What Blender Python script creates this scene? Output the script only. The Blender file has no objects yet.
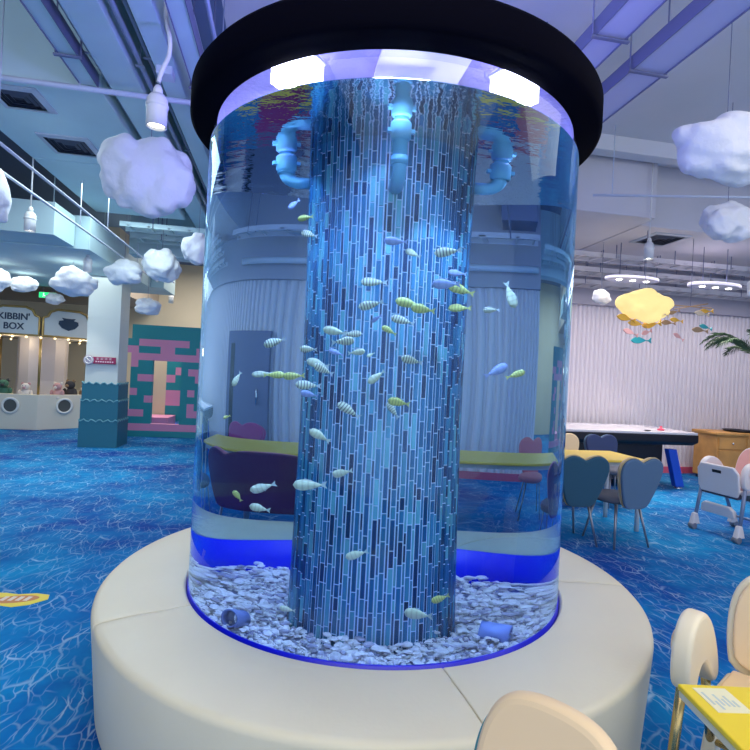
import bpy, math, random
from mathutils import Vector, Matrix, noise

S = bpy.context.scene
COL = S.collection
PI = math.pi
rad = math.radians
random.seed(11)

# ---------------------------------------------------------------- camera
YAW = rad(10.0)
cam_d = bpy.data.cameras.new('camera')
cam = bpy.data.objects.new('camera', cam_d)
COL.objects.link(cam)
cam_d.sensor_width = 36.0
cam_d.lens = 36.0 * 520.0 / 750.0
cam_d.clip_start = 0.02
cam_d.clip_end = 100
fw = Vector((math.sin(YAW), math.cos(YAW), 0))
rt = Vector((math.cos(YAW), -math.sin(YAW), 0))
up = Vector((0, 0, 1))
ROLL = rad(2.8)
r2 = rt * math.cos(ROLL) + up * math.sin(ROLL)
u2 = -rt * math.sin(ROLL) + up * math.cos(ROLL)
cam.matrix_world = Matrix(((r2.x, u2.x, -fw.x, 0), (r2.y, u2.y, -fw.y, 0), (r2.z, u2.z, -fw.z, 1.5), (0, 0, 0, 1)))
S.camera = cam

# ---------------------------------------------------------------- light
LED_POWER = 95
UP_POWER = 20
BOOTH_TEXT = 1
S.view_settings.view_transform = 'Standard'
S.view_settings.look = 'None'
S.view_settings.gamma = 1.0
S.view_settings.exposure = 0.0
S.cycles.caustics_reflective = False
S.cycles.caustics_refractive = True
S.cycles.max_bounces = 14
S.cycles.transparent_max_bounces = 16
S.cycles.transmission_bounces = 10
S.cycles.sample_clamp_indirect = 6.0
W = bpy.data.worlds.new('world')
S.world = W
W.use_nodes = True
W.node_tree.nodes['Background'].inputs[0].default_value = (0.72, 0.80, 0.96, 1)
W.node_tree.nodes['Background'].inputs[1].default_value = 1.8


def area(name, loc, size, sy, power, color, rot=(0, 0, 0)):
    d = bpy.data.lights.new(name, 'AREA')
    d.shape = 'RECTANGLE'
    d.size = size
    d.size_y = sy
    d.energy = power
    d.color = color
    o = bpy.data.objects.new(name, d)
    o.location = loc
    o.rotation_euler = rot
    o.visible_transmission = False
    COL.objects.link(o)
    return o


area('added_fill_light', (0.6, -0.6, 4.2), 5.0, 3.0, 100, (1.0, 0.90, 0.70))  # area fills added to brighten the room, no fitting hangs there
area('added_fill_light', (4.6, 1.6, 4.2), 2.6, 2.0, 55, (1.0, 0.90, 0.78))
area('added_fill_light', (-2.1, 6.1, 3.57), 1.0, 3.2, 60, (0.78, 0.95, 1.0))
area('added_fill_light', (-4.4, 9.3, 2.97), 3.0, 2.6, 60, (0.88, 0.97, 0.95))
area('added_fill_light', (-2.0, 12.8, 4.2), 2.0, 3.0, 120, (1.0, 0.93, 0.84))
area('added_fill_light', (5.8, 6.9, 3.10), 5.0, 1.2, 70, (1.0, 0.90, 0.90))

# ---------------------------------------------------------------- materials
MATS = {}


def mat(name, col, rough=0.5, metal=0.0, spec=0.5, bump=0.0, bscale=40.0, vary=0.0, vscale=6.0, sheen=0.0, coat=0.0):
    if name in MATS:
        return MATS[name]
    m = bpy.data.materials.new(name)
    m.use_nodes = True
    nt = m.node_tree
    b = nt.nodes['Principled BSDF']
    b.inputs['Base Color'].default_value = (*col, 1)
    b.inputs['Roughness'].default_value = rough
    b.inputs['Metallic'].default_value = metal
    b.inputs['Specular IOR Level'].default_value = spec
    b.inputs['Sheen Weight'].default_value = sheen
    b.inputs['Coat Weight'].default_value = coat
    tc = nt.nodes.new('ShaderNodeTexCoord')
    if vary > 0:
        n = nt.nodes.new('ShaderNodeTexNoise')
        n.inputs['Scale'].default_value = vscale
        n.inputs['Detail'].default_value = 4
        nt.links.new(tc.outputs['Object'], n.inputs['Vector'])
        r = nt.nodes.new('ShaderNodeValToRGB')
        r.color_ramp.elements[0].position = 0.3
        r.color_ramp.elements[1].position = 0.7
        r.color_ramp.elements[0].color = (*[c * (1 - vary) for c in col], 1)
        r.color_ramp.elements[1].color = (*[min(1, c * (1 + vary)) for c in col], 1)
        nt.links.new(n.outputs['Fac'], r.inputs['Fac'])
        nt.links.new(r.outputs['Color'], b.inputs['Base Color'])
    if bump > 0:
        n2 = nt.nodes.new('ShaderNodeTexNoise')
        n2.inputs['Scale'].default_value = bscale
        n2.inputs['Detail'].default_value = 3
        nt.links.new(tc.outputs['Object'], n2.inputs['Vector'])
        bp = nt.nodes.new('ShaderNodeBump')
        bp.inputs['Strength'].default_value = bump
        bp.inputs['Distance'].default_value = 0.01
        nt.links.new(n2.outputs['Fac'], bp.inputs['Height'])
        nt.links.new(bp.outputs['Normal'], b.inputs['Normal'])
    MATS[name] = m
    return m


def emit(name, col, strength):
    if name in MATS:
        return MATS[name]
    m = bpy.data.materials.new(name)
    m.use_nodes = True
    b = m.node_tree.nodes['Principled BSDF']
    b.inputs['Base Color'].default_value = (*col, 1)
    b.inputs['Emission Color'].default_value = (*col, 1)
    b.inputs['Emission Strength'].default_value = strength
    MATS[name] = m
    return m


def floor_mat():
    m = bpy.data.materials.new('printed_water_carpet')
    m.use_nodes = True
    nt = m.node_tree
    L = nt.links.new
    b = nt.nodes['Principled BSDF']
    b.inputs['Roughness'].default_value = 0.75
    b.inputs['Specular IOR Level'].default_value = 0.1
    tc = nt.nodes.new('ShaderNodeTexCoord')
    # warp
    wn = nt.nodes.new('ShaderNodeTexNoise')
    wn.inputs['Scale'].default_value = 2.2
    wn.inputs['Detail'].default_value = 4
    L(tc.outputs['Object'], wn.inputs['Vector'])
    sub = nt.nodes.new('ShaderNodeVectorMath')
    sub.operation = 'SUBTRACT'
    sub.inputs[1].default_value = (0.5, 0.5, 0.5)
    L(wn.outputs['Color'], sub.inputs[0])
    sc = nt.nodes.new('ShaderNodeVectorMath')
    sc.operation = 'SCALE'
    sc.inputs['Scale'].default_value = 0.26
    L(sub.outputs[0], sc.inputs[0])
    add = nt.nodes.new('ShaderNodeVectorMath')
    add.operation = 'ADD'
    L(tc.outputs['Object'], add.inputs[0])
    L(sc.outputs[0], add.inputs[1])

    def lines(scale, width, sx, sy, gain):
        mp = nt.nodes.new('ShaderNodeMapping')
        mp.inputs['Scale'].default_value = (scale * sx, scale * sy, 1)
        mp.inputs['Rotation'].default_value = (0, 0, rad(8))
        L(add.outputs[0], mp.inputs['Vector'])
        v = nt.nodes.new('ShaderNodeTexVoronoi')
        v.voronoi_dimensions = '2D'
        v.feature = 'DISTANCE_TO_EDGE'
        v.inputs['Scale'].default_value = 1.0
        L(mp.outputs[0], v.inputs['Vector'])
        mr = nt.nodes.new('ShaderNodeMapRange')
        mr.inputs['From Min'].default_value = 0.0
        mr.inputs['From Max'].default_value = width
        mr.inputs['To Min'].default_value = gain
        mr.inputs['To Max'].default_value = 0.0
        mr.interpolation_type = 'SMOOTHERSTEP'
        L(v.outputs['Distance'], mr.inputs['Value'])
        return mr.outputs[0]

    l1 = lines(10.0, 0.066, 1.0, 0.34, 1.25)
    l2 = lines(20.0, 0.075, 1.0, 0.36, 0.8)
    # break the lines up
    bn = nt.nodes.new('ShaderNodeTexNoise')
    bn.inputs['Scale'].default_value = 5.0
    bn.inputs['Detail'].default_value = 2
    L(tc.outputs['Object'], bn.inputs['Vector'])
    br = nt.nodes.new('ShaderNodeMapRange')
    br.inputs['From Min'].default_value = 0.36
    br.inputs['From Max'].default_value = 1.5
    L(bn.outputs['Fac'], br.inputs['Value'])
    mx = nt.nodes.new('ShaderNodeMath')
    mx.operation = 'MAXIMUM'
    L(l1, mx.inputs[0])
    L(l2, mx.inputs[1])
    ml = nt.nodes.new('ShaderNodeMath')
    ml.operation = 'MULTIPLY'
    ml.use_clamp = True
    L(mx.outputs[0], ml.inputs[0])
    L(br.outputs[0], ml.inputs[1])
    # base blues
    cn = nt.nodes.new('ShaderNodeTexNoise')
    cn.inputs['Scale'].default_value = 0.9
    cn.inputs['Detail'].default_value = 6
    cn.inputs['Roughness'].default_value = 0.65
    L(add.outputs[0], cn.inputs['Vector'])
    cr = nt.nodes.new('ShaderNodeValToRGB')
    e = cr.color_ramp.elements
    e[0].position = 0.36
    e[0].color = FLOOR_DARK
    e[1].position = 0.72
    e[1].color = FLOOR_LIGHT
    L(cn.outputs['Fac'], cr.inputs['Fac'])
    mix = nt.nodes.new('ShaderNodeMix')
    mix.data_type = 'RGBA'
    L(ml.outputs[0], mix.inputs['Factor'])
    L(cr.outputs['Color'], mix.inputs['A'])
    mix.inputs['B'].default_value = (0.80, 0.97, 1.0, 1)
    L(mix.outputs['Result'], b.inputs['Base Color'])
    MATS['floor'] = m
    return m


FLOOR_DARK = (0.0005, 0.055, 0.30, 1)
FLOOR_LIGHT = (0.001, 0.30, 0.62, 1)

# ---------------------------------------------------------------- mesh builder


class MB:
    def __init__(self):
        self.v = []
        self.f = []
        self.mi = []
        self.sm = []

    def add(self, vs, fs, mi=0, smooth=False, M=None):
        o = len(self.v)
        if M is not None:
            vs = [M @ Vector(p) for p in vs]
        self.v += [tuple(p) for p in vs]
        for f in fs:
            self.f.append([i + o for i in f])
            self.mi.append(mi)
            self.sm.append(smooth)
        return self

    def box(self, x0, x1, y0, y1, z0, z1, mi=0, M=None):
        vs = [(x0, y0, z0), (x1, y0, z0), (x1, y1, z0), (x0, y1, z0), (x0, y0, z1), (x1, y0, z1), (x1, y1, z1), (x0, y1, z1)]
        fs = [(3, 2, 1, 0), (4, 5, 6, 7), (0, 1, 5, 4), (1, 2, 6, 5), (2, 3, 7, 6), (3, 0, 4, 7)]
        return self.add(vs, fs, mi, False, M)

    def tube(self, pts, r, n=10, mi=0, caps=True, M=None):
        pts = [Vector(p) for p in pts]
        rs = r if isinstance(r, (list, tuple)) else [r] * len(pts)
        vs, fs = [], []
        prev = None
        for i, p in enumerate(pts):
            if i == 0:
                t = pts[1] - p
            elif i == len(pts) - 1:
                t = p - pts[-2]
            else:
                t = (pts[i + 1] - p).normalized() + (p - pts[i - 1]).normalized()
            t = t.normalized() if t.length > 1e-9 else Vector((0, 0, 1))
            if prev is None:
                a = Vector((1, 0, 0)) if abs(t.x) < 0.9 else Vector((0, 1, 0))
            else:
                a = prev
            x = (a - t * a.dot(t)).normalized()
            prev = x
            y = t.cross(x)
            for k in range(n):
                an = 2 * PI * k / n
                vs.append(p + (x * math.cos(an) + y * math.sin(an)) * rs[i])
        m = len(pts)
        for i in range(m - 1):
            for k in range(n):
                k2 = (k + 1) % n
                fs.append((i * n + k, i * n + k2, (i + 1) * n + k2, (i + 1) * n + k))
        self.add(vs, fs, mi, True, M)
        if caps:
            o = len(self.v) - len(vs)
            self.f.append([o + k for k in range(n)][::-1])
            self.mi.append(mi)
            self.sm.append(False)
            self.f.append([o + (m - 1) * n + k for k in range(n)])
            self.mi.append(mi)
            self.sm.append(False)
        return self

    def lathe(self, prof, n=48, a0=0.0, a1=2 * PI, mi=0, c=(0, 0), smooth=True, closed=False, M=None):
        full = abs(a1 - a0 - 2 * PI) < 1e-6
        cols = n if full else n + 1
        vs, fs = [], []
        for k in range(cols):
            an = a0 + (a1 - a0) * k / n
            for (r, z) in prof:
                vs.append((c[0] + r * math.cos(an), c[1] + r * math.sin(an), z))
        p = len(prof)
        segs = p if closed else p - 1
        for k in range(n):
            k2 = (k + 1) % cols
            for j in range(segs):
                j2 = (j + 1) % p
                fs.append((k * p + j, k2 * p + j, k2 * p + j2, k * p + j2))
        if not full and closed:
            fs.append(tuple(range(p)))
            fs.append(tuple(n * p + j for j in range(p))[::-1])
        return self.add(vs, fs, mi, smooth, M)

    def ell(self, c, r, n=14, m=9, mi=0, M=None, jit=0.0, seed=0.0):
        if not isinstance(r, (tuple, list)):
            r = (r, r, r)
        vs, fs = [], []
        for j in range(m + 1):
            ph = PI * j / m
            for k in range(n):
                an = 2 * PI * k / n
                d = Vector((math.sin(ph) * math.cos(an), math.sin(ph) * math.sin(an), math.cos(ph)))
                s = 1.0
                if jit:
                    s += jit * noise.noise(d * 1.7 + Vector((seed, seed * 2.1, 0)))
                vs.append((c[0] + d.x * r[0] * s, c[1] + d.y * r[1] * s, c[2] + d.z * r[2] * s))
        for j in range(m):
            for k in range(n):
                k2 = (k + 1) % n
                fs.append((j * n + k, (j + 1) * n + k, (j + 1) * n + k2, j * n + k2))
        return self.add(vs, fs, mi, True, M)

    def prism(self, poly, h0, h1, mi=0, M=None, smooth=False):
        # polygon in XY, extruded from h0 to h1 along Z (then M)
        n = len(poly)
        vs = [(p[0], p[1], h0) for p in poly] + [(p[0], p[1], h1) for p in poly]
        fs = [tuple(range(n))[::-1], tuple(range(n, 2 * n))]
        o = len(self.v)
        self.add(vs, fs, mi, False, M)
        for k in range(n):
            k2 = (k + 1) % n
            self.f.append([o + k, o + k2, o + n + k2, o + n + k])
            self.mi.append(mi)
            self.sm.append(smooth)
        return self


def chaikin(p, n=2):
    for _ in range(n):
        q = []
        for i in range(len(p)):
            a, b = p[i], p[(i + 1) % len(p)]
            q += [(a[0] * .75 + b[0] * .25, a[1] * .75 + b[1] * .25), (a[0] * .25 + b[0] * .75, a[1] * .25 + b[1] * .75)]
        p = q
    return p


def obj(name, mb, m, parent=None, bevel=0.0, seg=2, label=None, sub=0):
    me = bpy.data.meshes.new(name)
    me.from_pydata(mb.v, [], mb.f)
    ms = m if isinstance(m, (list, tuple)) else [m]
    for x in ms:
        me.materials.append(x)
    for p, i, s in zip(me.polygons, mb.mi, mb.sm):
        p.material_index = i
        p.use_smooth = s
    me.update()
    o = bpy.data.objects.new(name, me)
    COL.objects.link(o)
    if parent is not None:
        o.parent = parent
    if bevel > 0:
        b = o.modifiers.new('bevel', 'BEVEL')
        b.width = bevel
        b.segments = seg
        b.limit_method = 'ANGLE'
        b.angle_limit = rad(40)
        b.harden_normals = False
    if sub:
        b = o.modifiers.new('subdivision', 'SUBSURF')
        b.levels = sub
        b.render_levels = sub
    if label:
        o['label'] = label
    return o


def tag(o, label, cat, group=None, kind=None):
    o['label'] = label
    o['category'] = cat
    if group:
        o['group'] = group
    if kind:
        o['kind'] = kind
    return o


def thing(name, label, cat, loc=(0, 0, 0), rz=0.0, group=None):
    o = bpy.data.objects.new(name, None)
    o.empty_display_size = 0.1
    COL.objects.link(o)
    o.location = loc
    o.rotation_euler = (0, 0, rz)
    return tag(o, label, cat, group)


def dup(root, loc, rz, label):
    r = root.copy()
    COL.objects.link(r)
    r.location = loc
    r.rotation_euler = (0, 0, rz)
    r['label'] = label
    for ch in list(root.children):
        c = ch.copy()
        COL.objects.link(c)
        c.parent = r
        for g in ch.children:
            d = g.copy()
            COL.objects.link(d)
            d.parent = c
    return r


def struct(name, mb, m, label=None):
    o = obj(name, mb, m)
    o['kind'] = 'structure'
    return o


def light(name, kind, loc, power, color, parent=None, size=0.03, angle=90, blend=0.6, rot=(0, 0, 0)):
    d = bpy.data.lights.new(name, kind)
    d.energy = power
    d.color = color
    if kind in ('POINT', 'SPOT'):
        d.shadow_soft_size = size
    if kind == 'SPOT':
        d.spot_size = rad(angle)
        d.spot_blend = blend
    o = bpy.data.objects.new(name, d)
    o.location = loc
    o.rotation_euler = rot
    COL.objects.link(o)
    if parent is not None:
        o.parent = parent
    return o


# ---------------------------------------------------------------- colours
M_ceil = mat('ceiling_paint', (0.74, 0.73, 0.76), 0.8, vary=0.06, vscale=0.7)
M_ceil_dark = mat('ceiling_gap_shade', (0.16, 0.22, 0.34), 0.85)  # navy carries the shade seen in the gaps between the ducts
M_duct = mat('duct_light_tint', (0.54, 0.72, 0.74), 0.6, vary=0.07, vscale=1.2)  # blue cast of the lighting on the left is put into this colour
M_duct_r = mat('duct_paint_grey', (0.64, 0.62, 0.66), 0.6, vary=0.06, vscale=1.2)
M_steel_d = mat('tray_steel', (0.20, 0.22, 0.34), 0.5, 0.3)
M_tray = mat('tray_paint', (0.52, 0.53, 0.68), 0.5)
M_pipe_w = mat('conduit_white', (0.60, 0.66, 0.76), 0.4)
M_white = mat('white_plastic', (0.80, 0.80, 0.78), 0.35)
M_black = mat('black_gloss', (0.006, 0.006, 0.012), 0.35)
M_darkgap = mat('vent_gap', (0.03, 0.035, 0.06), 0.7)
M_rib = mat('ribbed_panel', (0.72, 0.68, 0.72), 0.5)
M_soffit = mat('soffit_grey', (0.40, 0.39, 0.46), 0.7)
M_cream_wall = mat('cream_wall', (0.78, 0.70, 0.52), 0.7, vary=0.05, vscale=1.0)
M_skirt = mat('skirting_red', (0.62, 0.10, 0.18), 0.5)
M_chrome = mat('chrome', (0.75, 0.75, 0.78), 0.18, 1.0)
M_lens = emit('lamp_lens', (1.0, 0.96, 0.86), 9.0)

# ---------------------------------------------------------------- the setting
struct('floor', MB().box(-9.2, 9.8, -2.5, 16, -0.1, 0.0), floor_mat())
struct('ceiling', MB().box(-0.62, 9.8, -2.5, 8.5, 4.4, 4.5), M_ceil)
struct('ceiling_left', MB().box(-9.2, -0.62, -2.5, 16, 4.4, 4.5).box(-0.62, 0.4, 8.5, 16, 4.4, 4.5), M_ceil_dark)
struct('trim_1', MB().box(-9.0, -3.6, 12.0, 15.7, 3.05, 4.4), mat('beige_soffit', (0.52, 0.44, 0.36), 0.8))

# ribbed back wall: one corrugated sheet
mb = MB()
vs, fs = [], []
x = 0.4
per = 0.085
prof = [(0.0, 0.0), (0.018, 0.0), (0.026, -0.022), (0.042, -0.034), (0.059, -0.034), (0.075, -0.022)]
xs = []
while x < 9.7:
    for dx, dy in prof:
        xs.append((x + dx, 8.34 + dy))
    x += per
for (px, py) in xs:
    vs += [(px, py, 0.0), (px, py, 2.9)]
for i in range(len(xs) - 1):
    fs.append((2 * i, 2 * i + 2, 2 * i + 3, 2 * i + 1))
mb.add(vs, fs, 0, False)
mb.box(0.4, 9.7, 8.36, 8.5, 0, 2.9)
struct('wall_back', mb, M_rib)
struct('trim_2', MB().box(0.4, 9.7, 8.2, 8.5, 2.9, 4.4), M_soffit)
struct('baseboard_back', MB().box(0.4, 9.7, 8.27, 8.31, 0.0, 0.11), M_skirt)
struct('wall_rear', MB().box(-9.2, 0.4, 15.7, 15.9, 0, 4.4), M_cream_wall)
struct('wall_left', MB().box(-9.2, -9.0, -2.5, 15.9, 0, 4.4), mat('left_wall', (0.55, 0.62, 0.66), 0.7))
struct('wall_right', MB().box(9.8, 10.0, -2.5, 8.5, 0, 4.4), mat('right_wall', (0.62, 0.60, 0.66), 0.7))
struct('wall_side', MB().box(0.4, 0.52, 8.5, 15.9, 0, 4.4), mat('side_wall', (0.5, 0.52, 0.62), 0.7))
# door in the back wall, seen through the tank
M_door = mat('door_slate', (0.16, 0.18, 0.30), 0.5)
d = struct('door_1', MB().box(1.95, 3.0, 8.24, 8.30, 0.0, 2.1), M_door)
obj('door_glass', MB().box(2.72, 2.86, 8.225, 8.245, 0.35, 1.9), mat('dark_glass', (0.02, 0.02, 0.03), 0.1), d, label='dark narrow glass strip')
obj('door_handle', MB().tube([(2.1, 8.2, 0.95), (2.1, 8.2, 1.2)], 0.014).tube([(2.1, 8.2, 0.98), (2.1, 8.26, 0.98)], 0.01).tube([(2.1, 8.2, 1.17), (2.1, 8.26, 1.17)], 0.01), M_chrome, d)

# ---------------------------------------------------------------- ceiling services


def ceil_thing(name, label, cat, mb, m, bevel=0.006, group=None):
    o = obj(name, mb, m, None, bevel)
    return tag(o, label, cat, group)


# left: wide duct box with two square vents
D1 = MB().box(-2.7, -1.5, 4.35, 6.0, 3.6, 4.4).box(-2.7, -1.5, 6.02, 7.9, 3.6, 4.4).box(-2.68, -1.52, 6.0, 6.02, 3.62, 4.4)
ceil_thing('air_duct', 'wide pale blue duct box with two square vents, left of the tank', 'air duct', D1, M_duct, 0.012)
D2 = MB().box(-6.5, -2.84, 6.95, 7.58, 3.02, 3.42).box(-6.5, -2.66, 7.6, 10.9, 3.0, 3.45).box(-6.5, -2.42, 10.92, 11.98, 3.02, 3.42)
for yy in (7.3, 9.2, 11.4):
    D2.tube([(-3.0, yy, 3.4), (-3.0, yy, 4.4)], 0.008, 6).tube([(-5.0, yy, 3.4), (-5.0, yy, 4.4)], 0.008, 6)
ceil_thing('air_duct', 'long stepped blue duct running back above the pillar', 'air duct', D2, M_duct, 0.008)
# right boxes
ceil_thing('air_duct', 'grey ceiling box beside the upper right edge of the tank', 'air duct', MB().box(2.6, 4.44, 5.75, 8.2, 3.6, 4.4), M_duct_r, 0.01)
ceil_thing('air_duct', 'grey ceiling box with a square vent above the ribbed wall', 'air duct', MB().box(4.46, 9.4, 6.05, 8.2, 3.6, 4.4), M_duct_r, 0.01)
ceil_thing('ceiling_beam', 'pale beam crossing the ceiling above the biggest violet cloud', 'beam', MB().box(2.5, 6.6, 5.45, 5.62, 4.22, 4.4), M_ceil, 0.006)['kind'] = 'thing'


def vent(x, y, z, s, label):
    t = thing('ceiling_vent', label, 'air vent', (x, y, z), 0, 'square ceiling air vents')
    h = s / 2
    fr = MB()
    for k in range(4):
        Mr = Matrix.Rotation(k * PI / 2, 4, 'Z')
        fr.add([(-h, -h, 0), (h, -h, 0), (h - .05, -h + .05, -.02), (-h + .05, -h + .05, -.02), (-h, -h, -.012), (h, -h, -.012)], [(4, 5, 2, 3), (0, 1, 5, 4)], 0, False, Mr)
    obj('frame', fr, mat('vent_frame', (0.5, 0.55, 0.62), 0.5), t)
    obj('backing', MB().box(-h + .03, h - .03, -h + .03, h - .03, -.004, -.001), M_darkgap, t)
    lv = MB()
    for i in range(1, 4):
        q = (h - .04) * i / 4
        for k in range(4):
            Mr = Matrix.Rotation(k * PI / 2, 4, 'Z')
            lv.add([(-q, -q, -.02), (q, -q, -.02), (q + .02, -q - .02, -.006), (-q - .02, -q - .02, -.006)], [(0, 1, 2, 3), (3, 2, 1, 0)], 0, False, Mr)
    obj('louvre', lv, mat('vent_louvre', (0.16, 0.19, 0.26), 0.5), t)
    return t


vent(-2.15, 5.55, 3.6, 0.46, 'square louvred vent in the middle of the pale blue duct box')
vent(-2.2, 4.66, 3.6, 0.40, 'square louvred vent at the near edge of the pale blue duct box')
vent(-1.85, 7.0, 3.6, 0.44, 'square louvred vent on the blue duct box behind the violet cloud')
vent(5.1, 6.5, 3.6, 0.56, 'square vent under the grey ceiling box on the right')


def tray_y(name, label, x0, x1, y0, y1, z, m, rods=(), rungs=0.0, cat='cable tray', rail=0.045):
    t = thing(name, label, cat, ((x0 + x1) / 2, y0, z))
    w = (x1 - x0) / 2
    L = y1 - y0
    pl = MB().box(-w, w, 0, L, 0.0, 0.012)
    obj('pan', pl, m, t)
    rl = MB().box(-w - .006, -w, 0, L, -.01, .09)
    obj('side_rail', rl, M_steel_d, t)
    rl = MB().box(w, w + .006, 0, L, -.01, .09)
    obj('side_rail', rl, M_steel_d, t)
    for r in rods:
        rd = MB().tube([(-w - .02, r, 0.0), (-w - .02, r, 4.4 - z)], 0.006, 6).tube([(w + .02, r, 0.0), (w + .02, r, 4.4 - z)], 0.006, 6).box(-w - .03, w + .03, r - .012, r + .012, -.022, -.01)
        obj('hanger', rd, M_steel_d, t)
    return t


# left run of beams and trays along the room
ceil_thing('ceiling_duct', 'broad pale blue trunking, second strip left of the tank lid', 'trunking', MB().box(-1.42, -1.18, 1.0, 9.0, 3.62, 4.4), M_duct, 0.008)
ceil_thing('ceiling_duct', 'narrow pale blue trunking beside the hanging spotlight by the tank lid', 'trunking', MB().box(-1.01, -0.86, 1.0, 9.0, 3.62, 4.4), M_duct, 0.008)
tray_y('cable_tray', 'cable tray farthest from the tank among the overhead strips on the left', -1.62, -1.50, 1.5, 4.3, 3.60, M_duct, (.4, 1.4, 2.4))
tray_y('cable_tray', 'cable tray closest to the tank lid on the left ceiling', -0.77, -0.66, 1.5, 9.0, 3.60, M_duct, (1.0, 2.6, 4.2, 5.8, 7.2))
tray_y('cable_tray', 'wide lavender cable tray slanting across the right ceiling', 2.17, 2.40, 0.5, 5.4, 3.6, M_tray, (1.6, 2.6, 3.5, 4.5))
tray_y('cable_tray', 'narrower lavender cable tray next to the tank lid on the right', 1.74, 1.93, 0.5, 5.4, 3.6, M_tray, (1.75, 2.35, 3.4, 4.5))


def tray_x(label, x0, x1, y, z, w, m, n_h, ztop=4.4):
    t = thing('cable_ladder', label, 'cable tray', ((x0 + x1) / 2, y, z))
    L = (x1 - x0) / 2
    obj('side_rail', MB().box(-L, L, -w, -w + .015, 0, .07), m, t)
    obj('side_rail', MB().box(-L, L, w - .015, w, 0, .07), m, t)
    k = -L + .1
    while k < L - .05:
        obj('rung', MB().box(k, k + .03, -w, w, .01, .03), m, t)
        k += .28
    for i in range(n_h):
        hx = -L + (i + .5) * 2 * L / n_h
        for sy in (-w, w):
            obj('hanger', MB().tube([(hx, sy, 0), (hx, sy, ztop - z)], 0.007, 6), M_steel_d, t)
    return t


tray_x('upper grey cable ladder crossing above the ribbed wall', 3.3, 9.2, 7.15, 3.40, .16, M_duct_r, 6, 3.6)
tray_x('middle grey cable ladder crossing above the ribbed wall', 3.3, 9.2, 7.55, 3.27, .18, M_duct_r, 6, 3.6)
tray_x('lowest grey cable ladder crossing just above the ribbed wall', 3.3, 9.2, 7.95, 3.16, .18, M_duct_r, 6, 3.6)
tray_x('nearest blue cable ladder crossing behind the big violet cloud', -2.4, 0.3, 8.1, 3.45, .15, M_duct, 3)
tray_x('second blue cable ladder crossing behind the big violet cloud', -2.4, 0.3, 8.65, 3.42, .15, M_duct, 3)
ceil_thing('ceiling_duct', 'long blue cross duct at the far end of the left ceiling strips', 'trunking', MB().box(-2.6, 0.35, 9.15, 9.5, 3.3, 4.4), M_duct, 0.008)

tray_x('blue-grey cable ladder seen only through the tank, above the slate door', 0.6, 2.5, 7.3, 3.35, .16, M_duct_r, 2)
for zz, rr, lb in ((3.15, .05, 'thick pale pipe on the wall above the ribbed panels, seen through the tank'), (3.62, .035, 'thinner pale pipe high on the wall, seen through the tank')):
    p = MB().tube([(0.5, 8.05, zz), (2.58, 8.05, zz)], rr, 12)
    for xx in (.8, 1.6, 2.4):
        p.box(xx - .02, xx + .02, 8.05, 8.2, zz - .02, zz + .02)
    ceil_thing('ceiling_pipe', lb, 'pipe', p, M_pipe_w, 0)
ceil_thing('air_duct', 'dark square duct on the wall above the door, seen through the tank', 'air duct', MB().box(0.56, 1.15, 7.7, 8.2, 3.75, 4.4), M_steel_d, .01)

p = MB().tube([(-3.4, 4.28, 3.56), (-0.64, 4.28, 3.56)], 0.022, 8)
for xx in (-2.6, -1.62):
    p.tube([(xx, 4.28, 3.56), (xx, 4.28, 4.4)], 0.007, 6)
ceil_thing('ceiling_pipe', 'white pipe crossing in front of the pale blue duct box', 'pipe', p, M_pipe_w, 0)
for xx, lb in ((-2.12, 'thin white lighting pipe under the blue duct box, the one nearer the tank'), (-2.42, 'thin white lighting pipe under the blue duct box, the outer one')):
    p = MB().tube([(xx, 2.5, 3.06), (xx, 10.4, 3.06)], 0.013, 8)
    for yy in (4.2, 6.6, 9.0):
        p.tube([(xx, yy, 3.06), (xx, yy, 4.4 if yy > 8 else 3.6 if yy > 4.35 else 4.4)], 0.006, 6)
    ceil_thing('ceiling_pipe', lb, 'pipe', p, M_pipe_w, 0)
p = MB().tube([(3.3, 5.3, 3.62), (7.2, 4.2, 3.62)], 0.014, 8)
for q in (0.05, .5, .95):
    p.tube([(3.3 + 3.9 * q, 5.3 - 1.1 * q, 3.62), (3.3 + 3.9 * q, 5.3 - 1.1 * q, 4.4)], 0.006, 6)
ceil_thing('ceiling_pipe', 'thin white pipe passing behind the big violet cloud on the right', 'pipe', p, M_pipe_w, 0)

for xx, zz, rr, lb in ((-1.12, 3.66, .018, 'grey conduit running between the two blue trunkings on the left ceiling'),
                       (-1.07, 3.72, .014, 'thinner grey conduit between the two blue trunkings on the left ceiling'),
                       (-0.56, 3.70, .016, 'pale conduit next to the tank lid on the left ceiling'),
                       (-1.46, 3.70, .016, 'pale conduit along the outer side of the broad blue trunking')):
    p = MB().tube([(xx, 1.2, zz), (xx, 8.9, zz)], rr, 8)
    for yy in (2.4, 4.0, 5.6, 7.2):
        p.tube([(xx, yy, zz), (xx, yy, 4.4)], .005, 6).box(xx - .03, xx + .03, yy - .012, yy + .012, zz - rr - .008, zz - rr)
    ceil_thing('ceiling_pipe', lb, 'pipe', p, mat('conduit_grey', (0.30, 0.36, 0.46), .45, .2), 0)
ceil_thing('junction_box', 'small white junction box on the left ceiling strip near the lid', 'junction box', MB().box(-.99, -.88, 3.9, 4.02, 3.56, 3.62), M_pipe_w, .006)


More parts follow.
